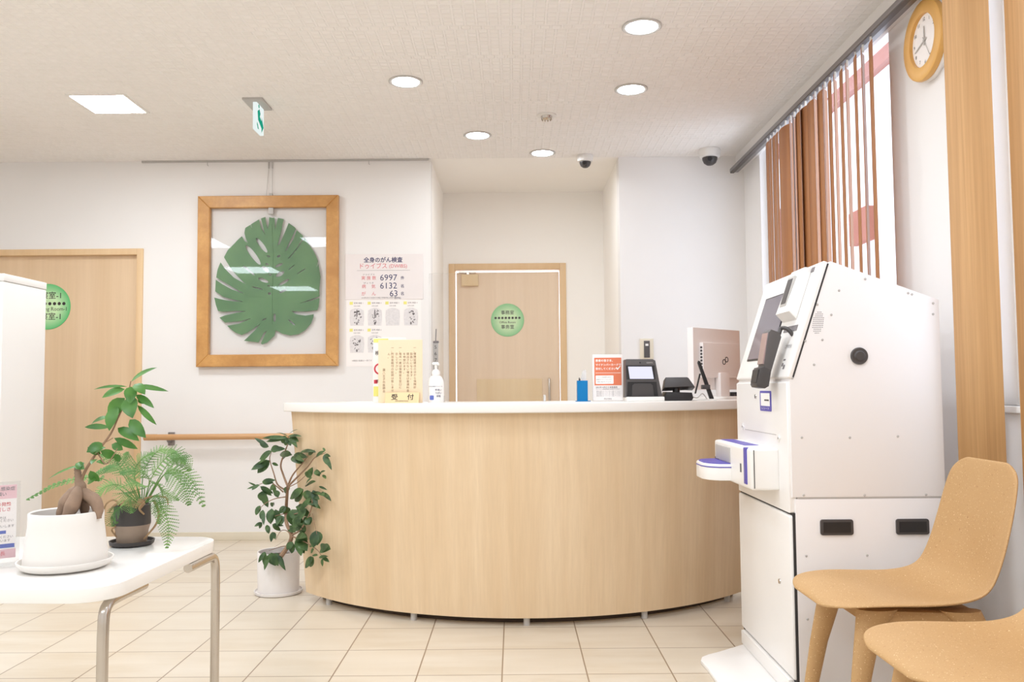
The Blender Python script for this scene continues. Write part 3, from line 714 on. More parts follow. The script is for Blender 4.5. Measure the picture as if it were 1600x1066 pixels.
# little clear box left of the bottle
# pen cup and pen
pc = thing('pen_cup', 'blue translucent pen holder on the counter, left of the orange notice', 'pen holder', (.305, 3.86, TOP))
f = new(); w = .023
prism(f, [(-w, -w), (w, -w), (w, w), (-w, w)], 'z', .003, .004)
for a in ((-w, w, -w, -w+.002), (-w, w, w-.002, w), (-w, -w+.002, -w+.002, w-.002), (w-.002, w, -w+.002, w-.002)): bx(f, a[0], a[1], a[2], a[3], .004, .093)
obj('cup', f, BLUE, pc)
f = new(); bx(f, -.03, .036, -.03, .03, 0, .003, .001); obj('base_plate', f, BLUE, pc)
pn = thing('pen', 'black pen standing in the blue pen holder', 'pen', (.303, 3.855, TOP+.006))
f = new(); tube(f, [(-.004, 0, 0), (-.010, 0, .095)], .004, 10); obj('barrel', f, BLACK, pn)
f = new(); bx(f, -.0135, -.009, -.006, -.004, .07, .1, .001); obj('clip', f, CHAR, pn)
rl = thing('clear_ruler', 'frosted clear sheet standing upright in the blue pen holder', 'ruler', (.313, 3.867, TOP+.006))
f = new(); prism(f, [(-.012, 0), (.01, 0), (.012, .13), (.004, .137), (-.006, .128), (-.012, .1)], 'y', -.001, .001); obj('sheet', f, FROST, rl)

# orange notice in an acrylic stand
on = thing('orange_notice', 'orange and white notice in a clear upright stand, left of the card reader', 'sign', (.425, 3.86, TOP))
Y1 = 3.86; nx0 = aty(926, 590, Y1).x-.425; nx1 = aty(972.5, 590, Y1).x-.425; nz1 = aty(950, 554, Y1).z-TOP; NW = nx1-nx0
f = new(); bx(f, nx0, nx1, 0, .003, .003, nz1, .001, 1); obj('sheet', f, PAPER, on)
f = new(); bx(f, nx0-.002, nx1, .0035, .0055, 0, nz1+.004); bx(f, nx0-.002, nx1, -.004, .05, 0, .003); obj('clear_stand', f, ACRYL, on)
f = new(); prism(f, rrect(nx0+NW*.06, nx1-NW*.03, nz1*.34, nz1*.93, .002), 'y', -.0006, 0); ob = obj('orange_panel', f, ORANGE, on)
f = text_bm([('患者の皆さま、', nx0+NW*.1, nz1*.865, .0122, 'LEFT', .02), ('マイナンバーカードで', nx0+NW*.1, nz1*.775, .0115, 'LEFT', .02, 1), ('受付してください', nx0+NW*.1, nz1*.69, .0115, 'LEFT', .02, 1)])
prism(f, rrect(nx0+NW*.1, nx0+NW*.7, nz1*.37, nz1*.55, .003), 'y', -.0002, 0)
rect(f, nx0+NW*.1, nx1-NW*.06, nz1*.60, nz1*.608)
flat(f, [(nx1-NW*.22, nz1*.71), (nx1-NW*.19, nz1*.73), (nx1-NW*.16, nz1*.70), (nx1-NW*.07, nz1*.76), (nx1-NW*.06, nz1*.745), (nx1-NW*.16, nz1*.665)])
obj('lettering', f, INKW, on, M=T(0, -.001, 0))
f = text_bm([('マイナ保険証の受付', nx0+NW*.4, nz1*.51, .0066, 'CENTER', 0), ('顔認証でカードをかざす', nx0+NW*.38, nz1*.46, .0062, 'CENTER', 0), ('同意の確認を行います', nx0+NW*.38, nz1*.41, .0062, 'CENTER', 0),
             ('2021年10月から本格運用', nx0+NW*.1, nz1*.295, .0088, 'LEFT', .01), ('オンライン資格確認の利用ができます', nx0+NW*.1, nz1*.255, .0064, 'LEFT', 0)]+[('受付の際にカードリーダーに置いてください', nx0+NW*.12, nz1*(.21-.032*k), .0055, 'LEFT', 0) for k in range(4)]+[('厚生労働省', (nx0+nx1)/2, nz1*.05, .007, 'CENTER', 0)])
obj('lettering', f, INKG, on, M=T(0, -.0012, 0))

# face-scan card reader
Y2 = 3.80
def ux(u, v, y=Y2): return aty(880+u/5.333, 490+v/5.333, y)
cr = thing('card_reader_terminal', 'dark grey card reader with a lit white screen on the counter', 'card reader', (.595, Y2, TOP))
def cp(u, v): q = ux(u, v); return (q.x-.595, max(q.z-TOP, 0))
f = new(); prism(f, [cp(520, 700), cp(520, 386), cp(528, 380), cp(745, 380), cp(768, 392), cp(800, 560), cp(830, 700)], 'y', 0, .09, .003); obj('body', f, DGREY, cr)
f = new(); bx(f, cp(524, 700)[0], cp(836, 700)[0], -.03, .1, 0, cp(520, 695)[1], .004); obj('base', f, PLASTIC, cr)
f = new(); prism(f, [cp(528, 550), cp(523, 432), cp(760, 432), cp(768, 550)], 'y', -.002, 0); obj('bezel', f, BLACK, cr)
f = new(); prism(f, [cp(555, 545), cp(540, 443), cp(736, 443), cp(754, 545)], 'y', -.004, -.002); obj('display', f, SCRLIT, cr)
f = new(); prism(f, [cp(530, 694), cp(535, 570), cp(775, 570), cp(790, 694)], 'y', -.004, 0); obj('card_tray', f, BLACK, cr)
f = new(); prism(f, [cp(570, 690), cp(575, 600), cp(595, 585), cp(725, 585), cp(745, 600), cp(755, 690)], 'y', -.008, -.004, .001, 1); bx(f, cp(540, 690)[0], cp(790, 690)[0], -.026, 0, cp(540, 697)[1], cp(540, 690)[1]); obj('card_slot', f, CHAR, cr)
q0, q1 = cp(700, 408), cp(640, 410)
f = text_bm([('caora', q0[0]+.010, q0[1], .012, 'CENTER', 0)]); obj('lettering', f, GREY, cr, M=T(0, -.0006, 0))
f = new(); disc(f, q1[0]-.0, q1[1], .0035); obj('camera_lens', f, BLACK, cr, M=T(0, -.0006, 0))
# payment pad beside it
pp = thing('payment_terminal', 'low black payment pad between card reader and monitor', 'payment terminal', (.715, 3.86, TOP))
f = new(); prism(f, [(-.045, 0), (.07, 0), (.078, .012), (.072, .036), (-.04, .04), (-.05, .02)], 'y', -.045, .06, .004); obj('base', f, BLACK, pp)
f = new(); prism(f, [(-.05, .048), (.055, .052), (.088, .05), (.062, .092), (.055, .096), (-.04, .096)], 'y', -.05, .02, .004); obj('display', f, CHAR, pp, M=Matrix.Rotation(radians(-14), 4, 'X'))
f = new(); tube(f, [(.01, 0, .03), (.01, 0, .062)], .016, 14); obj('neck', f, BLACK, pp)
f = new(); tube(f, smoothpath([(.07, .0, .02), (.11, .03, .012), (.14, .06, .03), (.17, .1, .004)], 6), .0025, 8); obj('cable', f, GREY, pp)
# slim black stand
st = thing('tablet_stand', 'slim black leaning stand in front of the monitor', 'stand', (.862, 3.98, TOP))
f = new(); prism(f, [(.04, 0), (.06, 0), (-.002, .178), (-.010, .182), (-.014, .172)], 'y', -.008, .008, .002, 1); obj('arm', f, BLACK, st)
f = new(); bx(f, .002, .04, -.016, .014, .05, .07, .003); obj('clamp', f, CHAR, st)
f = new(); prism(f, [(-.03, .03), (-.024, .03), (.0, .12), (-.006, .122)], 'y', -.006, .006); obj('brace', f, BLACK, st)
f = new(); bx(f, -.05, .065, -.03, .05, 0, .005, .002); obj('foot', f, PLASTIC, st)

# monitor seen from behind
mo = thing('monitor', 'beige desktop monitor seen from behind on the counter', 'monitor', (1.02, 4.31, TOP), radians(43))
mw, mz0, mz1 = .205, .045, .35
f = new(); bx(f, -mw, mw, .0, .035, mz0, mz1, .004); obj('screen_panel', f, BEIGEMON, mo)
f = new(); bx(f, -mw+.006, mw-.006, .035, .037, mz0+.012, mz1-.006); obj('display', f, BLACK, mo)
f = new(); bx(f, -.155, .168, -.022, 0, .105, .278, .005); rc = obj('rear_cover', f, BEIGEMON, mo)
f = new()
for k in range(9): bx(f, -.1565, -.154, -.017, -.006, .12+k*.016, .13+k*.016)
obj('vents', f, CHAR, rc)
f = new()
for x in (-.01, .075):
    for z in (.14, .238): cyl(f, (x, 0, z), .004, -.0228, -.0215, 'y', 12)
obj('screws', f, PLASTIC, rc)
f = new()
for c_, rr, dz in ((.022, .014, -.006), (.045, .014, .006)):
    lathe(f, [(rr, -.0236), (rr, -.022), (rr-.0035, -.022), (rr-.0035, -.0236), (rr, -.0236)], (c_, 0, .19+dz), 24, 'y')
obj('emblem', f, INKB, rc)
f = new(); bx(f, -.03, .05, -.035, -.004, .01, .13, .006); obj('stand_neck', f, BEIGEMON, mo)
f = new(); prism(f, rrect(-.13, .15, -.11, .08, .03), 'z', 0, .012, .003); obj('stand_base', f, PLASTIC, mo)
bxk = thing('black_box', 'low black box on the counter behind the monitor stand', 'box', (1.20, 4.52, TOP))
f = new(); bx(f, -.08, .1, -.05, .08, 0, .032, .004); obj('body', f, BLACK, bxk)
f = new(); bx(f, -.06, .08, -.052, -.049, .01, .022); obj('front_slot', f, CHAR, bxk)

# ------------------------------------------------------------------ payment kiosk
KX0, KX1, KY0, KY1 = .89, 1.388, 2.80, 3.44
kc = Vector(((KX0+KX1)/2, (KY0+KY1)/2, 0))
ki = thing('payment_kiosk', 'tall white self-service payment kiosk with slanted touch screen', 'kiosk', kc)
def K(name, f, mat, parent=None, **k): return obj(name, f, mat, parent or ki, world=True, **k)
f = new(); bx(f, KX0+.012, KX1, KY0, KY1, .015, .645, .004); K('lower_cabinet', f, KIOSK)
f = new(); prism(f, [(KX0+.004, .65), (KX0+.004, 1.025), (1.033, 1.413), (1.04, 1.416), (KX1, 1.287), (KX1, .65)], 'y', KY0, KY1, .004); ub = K('upper_cabinet', f, KIOSK)
f = new(); bx(f, KX0+.02, KX1-.005, KY0+.0015, KY1-.0015, .644, .651); K('joint_gap', f, GREYLINE)
f = new(); bx(f, KX0-.005, KX0+.012, KY0+.005, KY1-.002, .07, .592, .008, 3); dr = K('front_door', f, KIOSK2)
f = new(); bx(f, KX0+.004, KX0+.013, KY0+.002, KY1, .06, .6); K('door_gap', f, SEAM)
f = new(); lathe(f, [(0, -.004), (.008, -.004), (.009, 0)], (KX0-.005, 2.925, .357), 16, 'x'); obj('lock', f, METAL, dr, world=True)
f = new(); prism(f, [(KX0-.004, .6), (KX0-.004, 1.02), (KX0+.01, 1.03), (KX0+.02, 1.03), (KX0+.02, .6)], 'y', KY0+.006, KY1-.001, .006, 3); fp = K('front_panel', f, KIOSK2)
# foot plate
f = new(); prism(f, [(.9, 2.83), (.9, 3.41), (.76, 3.30), (.715, 3.27), (.685, 3.24), (.672, 3.20), (.678, 3.12), (.68, 2.92), (.70, 2.84)], 'z', .0, .014, .004); K('foot_plate', f, KIOSK2)
f = new(); bx(f, KX0-.015, KX0+.013, KY0+.03, KY1-.03, .014, .066, .006); K('plinth', f, KIOSK2)
# slanted display hood
sl_l = hypot(.127, .38)
e_v = Vector((.127, 0, .38)).normalized(); e_u = Vector((0, -1, 0)); e_n = Vector((-e_v.z, 0, e_v.x))
HP = Vector((.886, (KY0+KY1)/2, 1.037)); 
HM = Matrix(((e_u.x, -e_n.x, e_v.x, HP.x), (e_u.y, -e_n.y, e_v.y, HP.y), (e_u.z, -e_n.z, e_v.z, HP.z), (0, 0, 0, 1)))
hw = (KY1-KY0)/2
f = new(); bx(f, -hw-.002, hw+.004, 0, .016, .0, .402, .006, 3); hd = K('display_hood', f, KIOSK2, M=HM)
f = new(); bx(f, -hw+.002, hw+.001, .016, .021, .004, .398); obj('hood_gap', f, SEAM, hd, M=HM, world=True)
f = new(); bx(f, -.232, .072, -.003, .004, .072, .328, .001, 1); tsb = obj('screen_bezel', f, BLACK, hd, M=HM, world=True)
f = new(); bx(f, -.222, .068, -.0045, -.002, .078, .322); obj('touch_screen', f, SCREEN, hd, M=HM, world=True)
f = new()
prism(f, [(-.034, .225), (-.024, .385), (0, .39), (0, .205)], 'x', .085, .235, .006, 3)
cu = obj('card_unit', f, KIOSK2, hd, M=HM, world=True)
f = new(); bx(f, .105, .175, -.034, -.02, .25, .36, .002); obj('card_window', f, GREY, hd, M=HM, world=True)
f = new(); bx(f, .115, .165, -.0355, -.033, .26, .35); obj('card_slot', f, CHAR, hd, M=HM, world=True)
f = new(); bx(f, .13, .27, -.0015, .0, .165, .185); bx(f, .12, .26, -.0015, 0, .372, .39); obj('label_strip', f, INKG, hd, M=HM, world=True)
for lx, lz, s in ((.235, .045, .012), (.262, .035, .01), (.25, .065, .009)):
    pass
f = text_bm([('ご利用方法', .235, .11, .014, 'CENTER', 0), ('カード', .25, .05, .013, 'CENTER', .01), ('VISA', .25, .03, .011, 'CENTER', 0)] if False else [('ご利用方法', .235, .11, .014, 'CENTER', 0), ('カード挿入口', .235, .175, .0001, 'CENTER', 0)])
rect(f, .225, .24, .04, .052); rect(f, .245, .262, .03, .045); rect(f, .228, .25, .06, .066)
obj('lettering', f, INKG, hd, M=HM @ T(0, -.0008, 0), world=True)
# face reader
RM = HM @ T(.19, -.012, -.045) @ Matrix.Rotation(radians(8), 4, 'X')
f = new(); prism(f, [(-.022, .055), (-.034, .065), (-.038, .19), (-.030, .2), (.0, .195), (.008, .18), (-.008, .055)], 'x', -.038, .038, .004); fr = K('face_reader', f, DGREY, M=RM)
f = new(); bx(f, -.032, .032, -.0395, -.034, .08, .188, .001, 1); obj('reader_screen', f, pm('reader_display', (176, 150, 148), .15), fr, M=RM, world=True)
f = new(); prism(f, [(-.044, .0), (-.05, .008), (-.047, .066), (-.034, .072), (-.008, .066), (-.008, .01), (-.02, .0)], 'x', -.04, .04, .004); obj('reader_tray', f, CHAR, fr, M=RM, world=True)
f = new(); bx(f, -.034, .034, -.0512, -.047, .014, .06, .001, 1); obj('tray_mouth', f, BLACK, fr, M=RM, world=True)
f = new(); tube(f, smoothpath([RM @ Vector((.03, 0, .19)), HM @ Vector((.215, -.035, .165)), HM @ Vector((.235, -.02, .165)), HM @ Vector((.24, .002, .15))], 6), .007, 10); obj('reader_cable', f, CHAR, fr, world=True)
# sticker, lock, slot on the front panel
FM = T(KX0-.0042, 0, 0) @ Matrix.Rotation(-pi/2, 4, 'Z')      # local x = -Y
f = new(); prism(f, rrect(-3.108, -2.974, .922, .993, .006), 'y', -.0015, 0); stk = obj('receipt_slot', f, PURPLE, fp, M=FM, world=True)
f = new(); rect(f, -3.095, -2.987, .94, .985, -.0021); obj('slot_label', f, INKW, stk, M=FM, world=True)
f = new(); bx(f, -3.05, -2.998, -.003, -.0015, .958, .963); obj('slot_mouth', f, BLACK, stk, M=FM, world=True)
f = text_bm([('レシート', -3.041, .931, .011, 'CENTER', 0, 2.2)]); obj('lettering', f, INKW, stk, M=FM @ T(0, -.0024, 0), world=True)
f = new(); lathe(f, [(0, -.004), (.008, -.004), (.009, 0)], (KX0-.004, 3.163, .972), 16, 'x'); obj('lock', f, METAL, fp, world=True)
f = new()
for a, c_ in ((2.90, .835), (3.35, .855)):
    f = new(); bx(f, KX0-.008, KX0-.002, a-.02, a+.02, c_-.003, c_+.003); bx(f, KX0-.008, KX0-.002, a-.004, a+.004, c_-.012, c_+.012); obj('latch', f, PLASTIC, fp, world=True)
f = new(); bx(f, KX0-.005, KX0-.002, 2.93, 3.32, .844, .846); obj('panel_seam', f, GREYLINE, fp, world=True)
# printer and its tray
f = new(); bx(f, .792, KX0, 2.91, 3.43, .66, .80, .01, 3); prn = K('printer', f, PLASTIC)
f = new(); bx(f, .80, KX0-.008, 2.93, 3.41, .7985, .8015, .001, 1); obj('printer_top_cover', f, KIOSK, prn, world=True)
f = new(); bx(f, .788, .82, 2.955, 2.99, .675, .80, .004); obj('release_lever', f, PURPLE, prn, world=True)
f = new(); bx(f, .81, .86, 3.05, 3.40, .8, .803, .001, 1); obj('top_stripe', f, PURPLE, prn, world=True)
f = new(); bx(f, .802, .8045, 2.9085, 2.912, .667, .795); obj('side_seam', f, SEAM, prn, world=True)
f = new(); bx(f, .788, .795, 3.18, 3.40, .73, .785, .003); obj('paper_outlet', f, GREY, prn, world=True)
f = new(); prism(f, [(.80, 3.17), (.80, 3.42), (.75, 3.415), (.715, 3.385), (.70, 3.34), (.70, 3.25), (.715, 3.205), (.75, 3.175)], 'z', .665, .725, .005); tr = obj('receipt_tray', f, PLASTIC, prn, world=True)
f = new(); prism(f, [(.798, 3.18), (.798, 3.41), (.752, 3.405), (.722, 3.378), (.708, 3.335), (.708, 3.255), (.722, 3.213), (.752, 3.185)], 'z', .7252, .728); obj('tray_lining', f, PURPLE, tr, world=True)
f = new(); prism(f, [(.80, 3.169), (.80, 3.421), (.75, 3.416), (.714, 3.386), (.699, 3.34), (.699, 3.25), (.714, 3.204), (.75, 3.174)], 'z', .712, .716); obj('tray_band', f, PURPLE, tr, world=True)
f = new(); bx(f, .7905, .7925, 3.36, 3.42, .72, .735); bx(f, .7905, .7925, 3.03, 3.045, .71, .74); obj('marks', f, DGREY, prn, world=True)
# side details
f = new(); lathe(f, [(0, -.012), (.014, -.012), (.018, -.008), (.026, -.008), (.028, -.004), (.028, 0)], (1.122, KY0, 1.105), 32, 'y'); K('side_knob', f, CHAR)
for cx in (1.033, 1.276):
    f = new(); x0_, x1_ = cx-.053, cx+.053; z0_, z1_ = .53, .58
    prism(f, rrect(x0_, x1_, z0_, z1_, .008), 'y', KY0-.006, KY0+.002, .002); h = K('recessed_handle', f, CHAR)
    f = new(); bx(f, x0_+.009, x1_-.009, KY0-.0068, KY0-.004, z0_+.008, z1_-.008); obj('handle_recess', f, BLACK, h, world=True)
f = new()
for i in range(7):
    for j in range(12):
        dx, dz = (i-3)*.0052, (j-5.5)*.0062
        if abs(dx)+abs(dz)*.42 < .0225: disc(f, .992+dx+dz*.15, 1.215+dz, .0016, seg=8)
K('speaker_holes', f, INKG, M=T(0, KY0-.0008, 0))
for px, py in [(1352, 436), (1419, 458), (1425, 460), (1458, 474), (1458, 491), (1311, 454), (1299, 492), (1277, 476), (1285, 531), (1258, 533), (1272, 570), (1238, 591), (1253, 684), (1328, 684), (1403, 682), (1256, 774), (1351, 774), (1447, 773), (1260, 869), (1355, 868), (1262, 968)]:
    q = aty(px, py, KY0); f = new(); lathe(f, [(0, -.0025), (.003, -.0025), (.0042, 0)], (q.x, KY0, q.z), 10, 'y')
    K('side_screw', f, GREY)

# ------------------------------------------------------------------ chairs
def chair(name, label, loc):
    o = thing(name, label, 'chair', loc, pi, 'tan moulded chairs by the window wall')
    # local: +x is the front of the seat (turned by pi so it faces -X)
    prof = [(.262, .418), (.25, .434), (.2, .446), (.12, .442), (.03, .43), (-.06, .42), (-.13, .424), (-.175, .446), (-.2, .485), (-.217, .54), (-.228, .60), (-.24, .67), (-.252, .74), (-.258, .775), (-.262, .797)]
    wid = [.10, .176, .214, .224, .221, .208, .203, .2, .198, .196, .194, .19, .182, .162, .105]
    cup = [.0, -.004, -.006, .004, .014, .026, .036, .042, .04, .034, .026, .018, .012, .006, .002]
    f = new(); nu = 14; G = []
    n = len(prof)
    for i, ((x, z), w, c_) in enumerate(zip(prof, wid, cup)):
        a = Vector(prof[min(i+1, n-1)])-Vector(prof[max(i-1, 0)]); a.normalize(); nx, nz = a.y, -a.x    # normal to the sitter's side
        if nz < 0 and nx < 0: nx, nz = -nx, -nz
        row = []
        for k in range(nu+1):
            u = 2*k/nu-1; lift = c_*abs(u)**2.4
            row.append(f.verts.new((x+nx*lift, u*w, z+nz*lift)))
        G.append(row)
    for A, B in zip(G, G[1:]):
        for k in range(nu): f.faces.new((A[k], A[k+1], B[k+1], B[k]))
    bmesh.ops.recalc_face_normals(f, faces=f.faces)
    s = obj('shell', f, CHAIRM, o)
    m = s.modifiers.new('thickness', 'SOLIDIFY'); m.thickness = .009; m.offset = 0
    m = s.modifiers.new('smooth', 'SUBSURF'); m.levels = 2; m.render_levels = 2
    def blade(pts, ws, name):
        f = new(); rings = []
        for p, (wx, wy) in zip(pts, ws):
            rings.append([f.verts.new((p[0]+wx*cos(t), p[1]+wy*sin(t), p[2])) for t in [2*pi*k/14 for k in range(14)]])
        for A, B in zip(rings, rings[1:]):
            for k in range(14): f.faces.new((A[k], A[(k+1) % 14], B[(k+1) % 14], B[k]))
        f.faces.new(rings[0]); f.faces.new(rings[-1][::-1]); bmesh.ops.recalc_face_normals(f, faces=f.faces)
        obj(name, f, CHAIRM, o)
    for sy in (-1, 1):
        blade([(.12, sy*.135, .418), (.15, sy*.145, .36), (.175, sy*.158, .25), (.2, sy*.172, .1), (.212, sy*.178, 0)], [(.055, .03), (.034, .024), (.026, .021), (.02, .017), (.017, .014)], 'leg')
        blade([(-.1, sy*.135, .412), (-.14, sy*.145, .36), (-.18, sy*.158, .25), (-.215, sy*.172, .1), (-.235, sy*.178, 0)], [(.055, .03), (.034, .024), (.026, .021), (.02, .017), (.017, .014)], 'leg')
    f = new(); prism(f, [(-.15, .405), (.15, .415), (.16, .385), (.1, .372), (-.1, .372), (-.17, .38)], 'y', -.14, .14, .01); obj('under_frame', f, CHAIRM, o)
    return o
c1 = chair('moulded_chair', 'tan speckled moulded chair fully in view beside the kiosk', (1.078, 2.458, 0))
c2 = dup(c1, (1.052, 1.872, 0)); c2['label'] = 'tan speckled moulded chair cut off by the lower right corner'

# ------------------------------------------------------------------ left partition
pt = thing('white_partition', 'white floor-standing partition in front of the left wooden door', 'partition', (-2.9, 4.43, 0))
f = new(); bx(f, -3.4, -2.525, 4.24, 4.63, 0, 1.56, .003); obj('body', f, WHITE, pt, world=True)
f = new(); bx(f, -3.4, -2.5235, 4.2385, 4.6315, 1.5625, 1.6, .003); obj('top_cap', f, WHITE, pt, world=True)
f = new(); bx(f, -3.39, -2.53, 4.245, 4.625, 1.559, 1.563); obj('seam', f, GREYLINE, pt, world=True)

# ------------------------------------------------------------------ plant table
TX1, TY0, TY1, TZ, TX0 = -.876, 1.93, 2.60, .58, -2.3
tb = thing('side_table', 'white rectangular table with bent chrome legs under the potted plants', 'table', (-1.58, 2.235, 0))
f = new(); prism(f, rrect(TX0, TX1, TY0, TY1, .09, 10), 'z', TZ-.032, TZ, .003); obj('tabletop', f, TABLEW, tb, world=True)
for sx in (1, -1):
    for sy, ye in ((-1, TY0+.055), (1, TY1-.045)):
        x = ((TX1-.034 if sy < 0 else TX1-.006) if sx > 0 else TX0+.014); f = new(); r = .0125
        pts = [(x, ye-sy*.19, TZ-.0445), (x, ye-sy*.055, TZ-.0445), (x, ye-sy*.02, TZ-.05), (x, ye-sy*.004, TZ-.07), (x, ye, TZ-.12), (x, ye, .0)]
        tube(f, smoothpath(pts[:5], 5)+[Vector(pts[5])], r, 14); obj('leg', f, METAL, tb, world=True)
tb.rotation_euler = (0, 0, radians(-2.7))

# ------------------------------------------------------------------ plants
def leaf(f, base, tip, w, up=None, fold=.25, sag=.12, n=6):
    base, tip = Vector(base), Vector(tip); d = tip-base; L = d.length; d.normalize()
    up = Vector(up) if up else Vector((random.uniform(-.5, .5), -1, random.uniform(.2, 1)))
    s = d.cross(up)
    if s.length < 1e-4: s = d.orthogonal()
    s.normalize(); nrm = s.cross(d).normalized()
    L_, C_, R_ = [], [], []
    for i in range(n+1):
        t = i/n; ww = w*.5*(sin(pi*min(1, t**.85))**.8 if 0 < t < 1 else 0)
        c = base+d*L*t+nrm*(sag*L*(4*t*(1-t))*.5)
        C_.append(f.verts.new(c))
        if 0 < i < n: L_.append(f.verts.new(c+s*ww+nrm*ww*fold)); R_.append(f.verts.new(c-s*ww+nrm*ww*fold))
    for A, sgn in ((L_, 1), (R_, -1)):
        ch = [C_[0]]+A+[C_[-1]]
        f.faces.new((C_[0], C_[1], A[0]) if sgn > 0 else (C_[0], A[0], C_[1]))
        for i in range(n-2): f.faces.new((C_[i+1], C_[i+2], A[i+1], A[i]) if sgn > 0 else (C_[i+1], A[i], A[i+1], C_[i+2]))
        f.faces.new((C_[n-1], C_[n], A[-1]) if sgn > 0 else (C_[n-1], A[-1], C_[n]))
def leafstem(f, a, b_): tube(f, [a, b_], .0012, 5)

# --- ginseng ficus
FCX, FCY = -1.10, 2.13
gf = thing('potted_ficus', 'ginseng ficus with fat roots in the round white pot on the table', 'plant', (FCX, FCY, TZ))
f = new(); lathe(f, [(0, .004), (.092, .004), (.1, .008), (.108, .02), (.108, .023), (.104, .023), (.098, .012), (0, .010)], seg=56); obj('saucer', f, POTW, gf)
f = new(); lathe(f, [(0, .012), (.088, .012), (.094, .016), (.0935, .03), (.088, .08), (.0845, .108), (.084, .136), (.0815, .139), (.078, .136), (.078, .118), (0, .118)], seg=56); obj('pot', f, POTW, gf)
f = new(); lathe(f, [(.078, .118), (.04, .122), (0, .124)], seg=32); obj('soil', f, SOIL, gf)
def U(u, v, y=FCY): return aty(u/2.664, 560+v/2.664, y)       # points read from the plant's own plane
def P3(u, w, dy=0): q = U(u, w, FCY+dy); return q
f = new()
def root(pts, rs):
    path = smoothpath([P3(u, w, d) for u, w, d in pts], 6); n_ = len(path)-1; rr = []
    for i in range(n_+1):
        t = i/n_*(len(rs)-1); k = min(int(t), len(rs)-2); q = t-k; q = q*q*(3-2*q)
        rr.append(rs[k]*(1-q)+rs[k+1]*q)
    tube(f, path, rr, 18)
root([(326, 535, 0), (306, 562, -.006), (280, 600, -.016), (258, 640, -.02), (240, 668, -.02)], [.008, .016, .019, .013, .006])
root([(328, 535, -.005), (318, 570, -.02), (300, 615, -.03), (282, 655, -.036), (275, 680, -.036)], [.008, .015, .0175, .013, .006])
root([(332, 540, 0), (360, 568, -.004), (392, 590, -.006), (408, 625, -.01), (412, 668, -.012)], [.008, .014, .0155, .0135, .006])
root([(332, 545, .0), (345, 580, .01), (352, 620, .012), (350, 665, .012)], [.009, .014, .012, .006])
root([(330, 560, 0), (334, 535, 0), (330, 515, 0), (327, 500, 0)], [.015, .014, .0105, .0095])
stub = [P3(330, 530), P3(327, 510), P3(325, 495), P3(324, 482), P3(322, 470), P3(321, 458), P3(321, 450)]
tube(f, [stub[0].lerp(stub[-1], i/18) for i in range(19)], [(.0098-.0026*i/18)*(1.08 if i % 3 == 0 else .95) for i in range(19)], 14)
obj('trunk', f, BARK, gf, world=True, ang=60)
f = new()
tube(f, smoothpath([P3(335, 520), P3(352, 475), P3(378, 430), P3(405, 390), P3(462, 312), P3(490, 250), P3(525, 175), P3(545, 95)], 5), [.0042, .0014], 8)
tube(f, smoothpath([P3(405, 392), P3(440, 440, -.01), P3(475, 400, -.015), P3(488, 375, -.02)], 5), [.002, .001], 6)
tube(f, smoothpath([P3(430, 355), P3(470, 332)], 3), .001, 5)
obj('stem', f, BARK2, gf, world=True)
f = new(); random.seed(11)
FL = [((545, 98), (655, 38), 24), ((530, 118), (390, 130), 14), ((520, 128), (424, 165), 38), ((560, 115), (702, 138), 22), ((560, 108), (604, 152), 42), ((545, 118), (540, 190), 48), ((520, 165), (452, 248), 62), ((540, 160), (552, 250), 66),
      ((490, 198), (455, 303), 58), ((565, 152), (642, 208), 30), ((575, 168), (602, 190), 24), ((572, 195), (652, 278), 24), ((455, 246), (378, 277), 26), ((458, 288), (352, 287), 24), ((540, 255), (608, 332), 48), ((490, 290), (580, 345), 42), ((475, 332), (574, 378), 30),
      ((430, 355), (360, 392), 40), ((418, 385), (488, 412), 36), ((465, 358), (512, 382), 34), ((402, 420), (380, 442), 26), ((375, 468), (414, 512), 40), ((350, 442), (198, 506), 12), ((340, 432), (325, 462), 34), ((318, 440), (352, 462), 34), ((420, 400), (365, 370), 30), ((440, 440), (400, 432), 30), ((475, 400), (500, 430), 26), ((395, 398), (440, 372), 30), ((400, 505), (365, 520), 40)]
for a, c_, w in FL:
    dy = random.uniform(-.03, .03); A = P3(*a); B = P3(c_[0], c_[1], dy)
    leaf(f, A, B, w/2.664*FCY/FPX*1.05, fold=.2, sag=.16)
obj('foliage', f, LEAF1, gf, world=True)

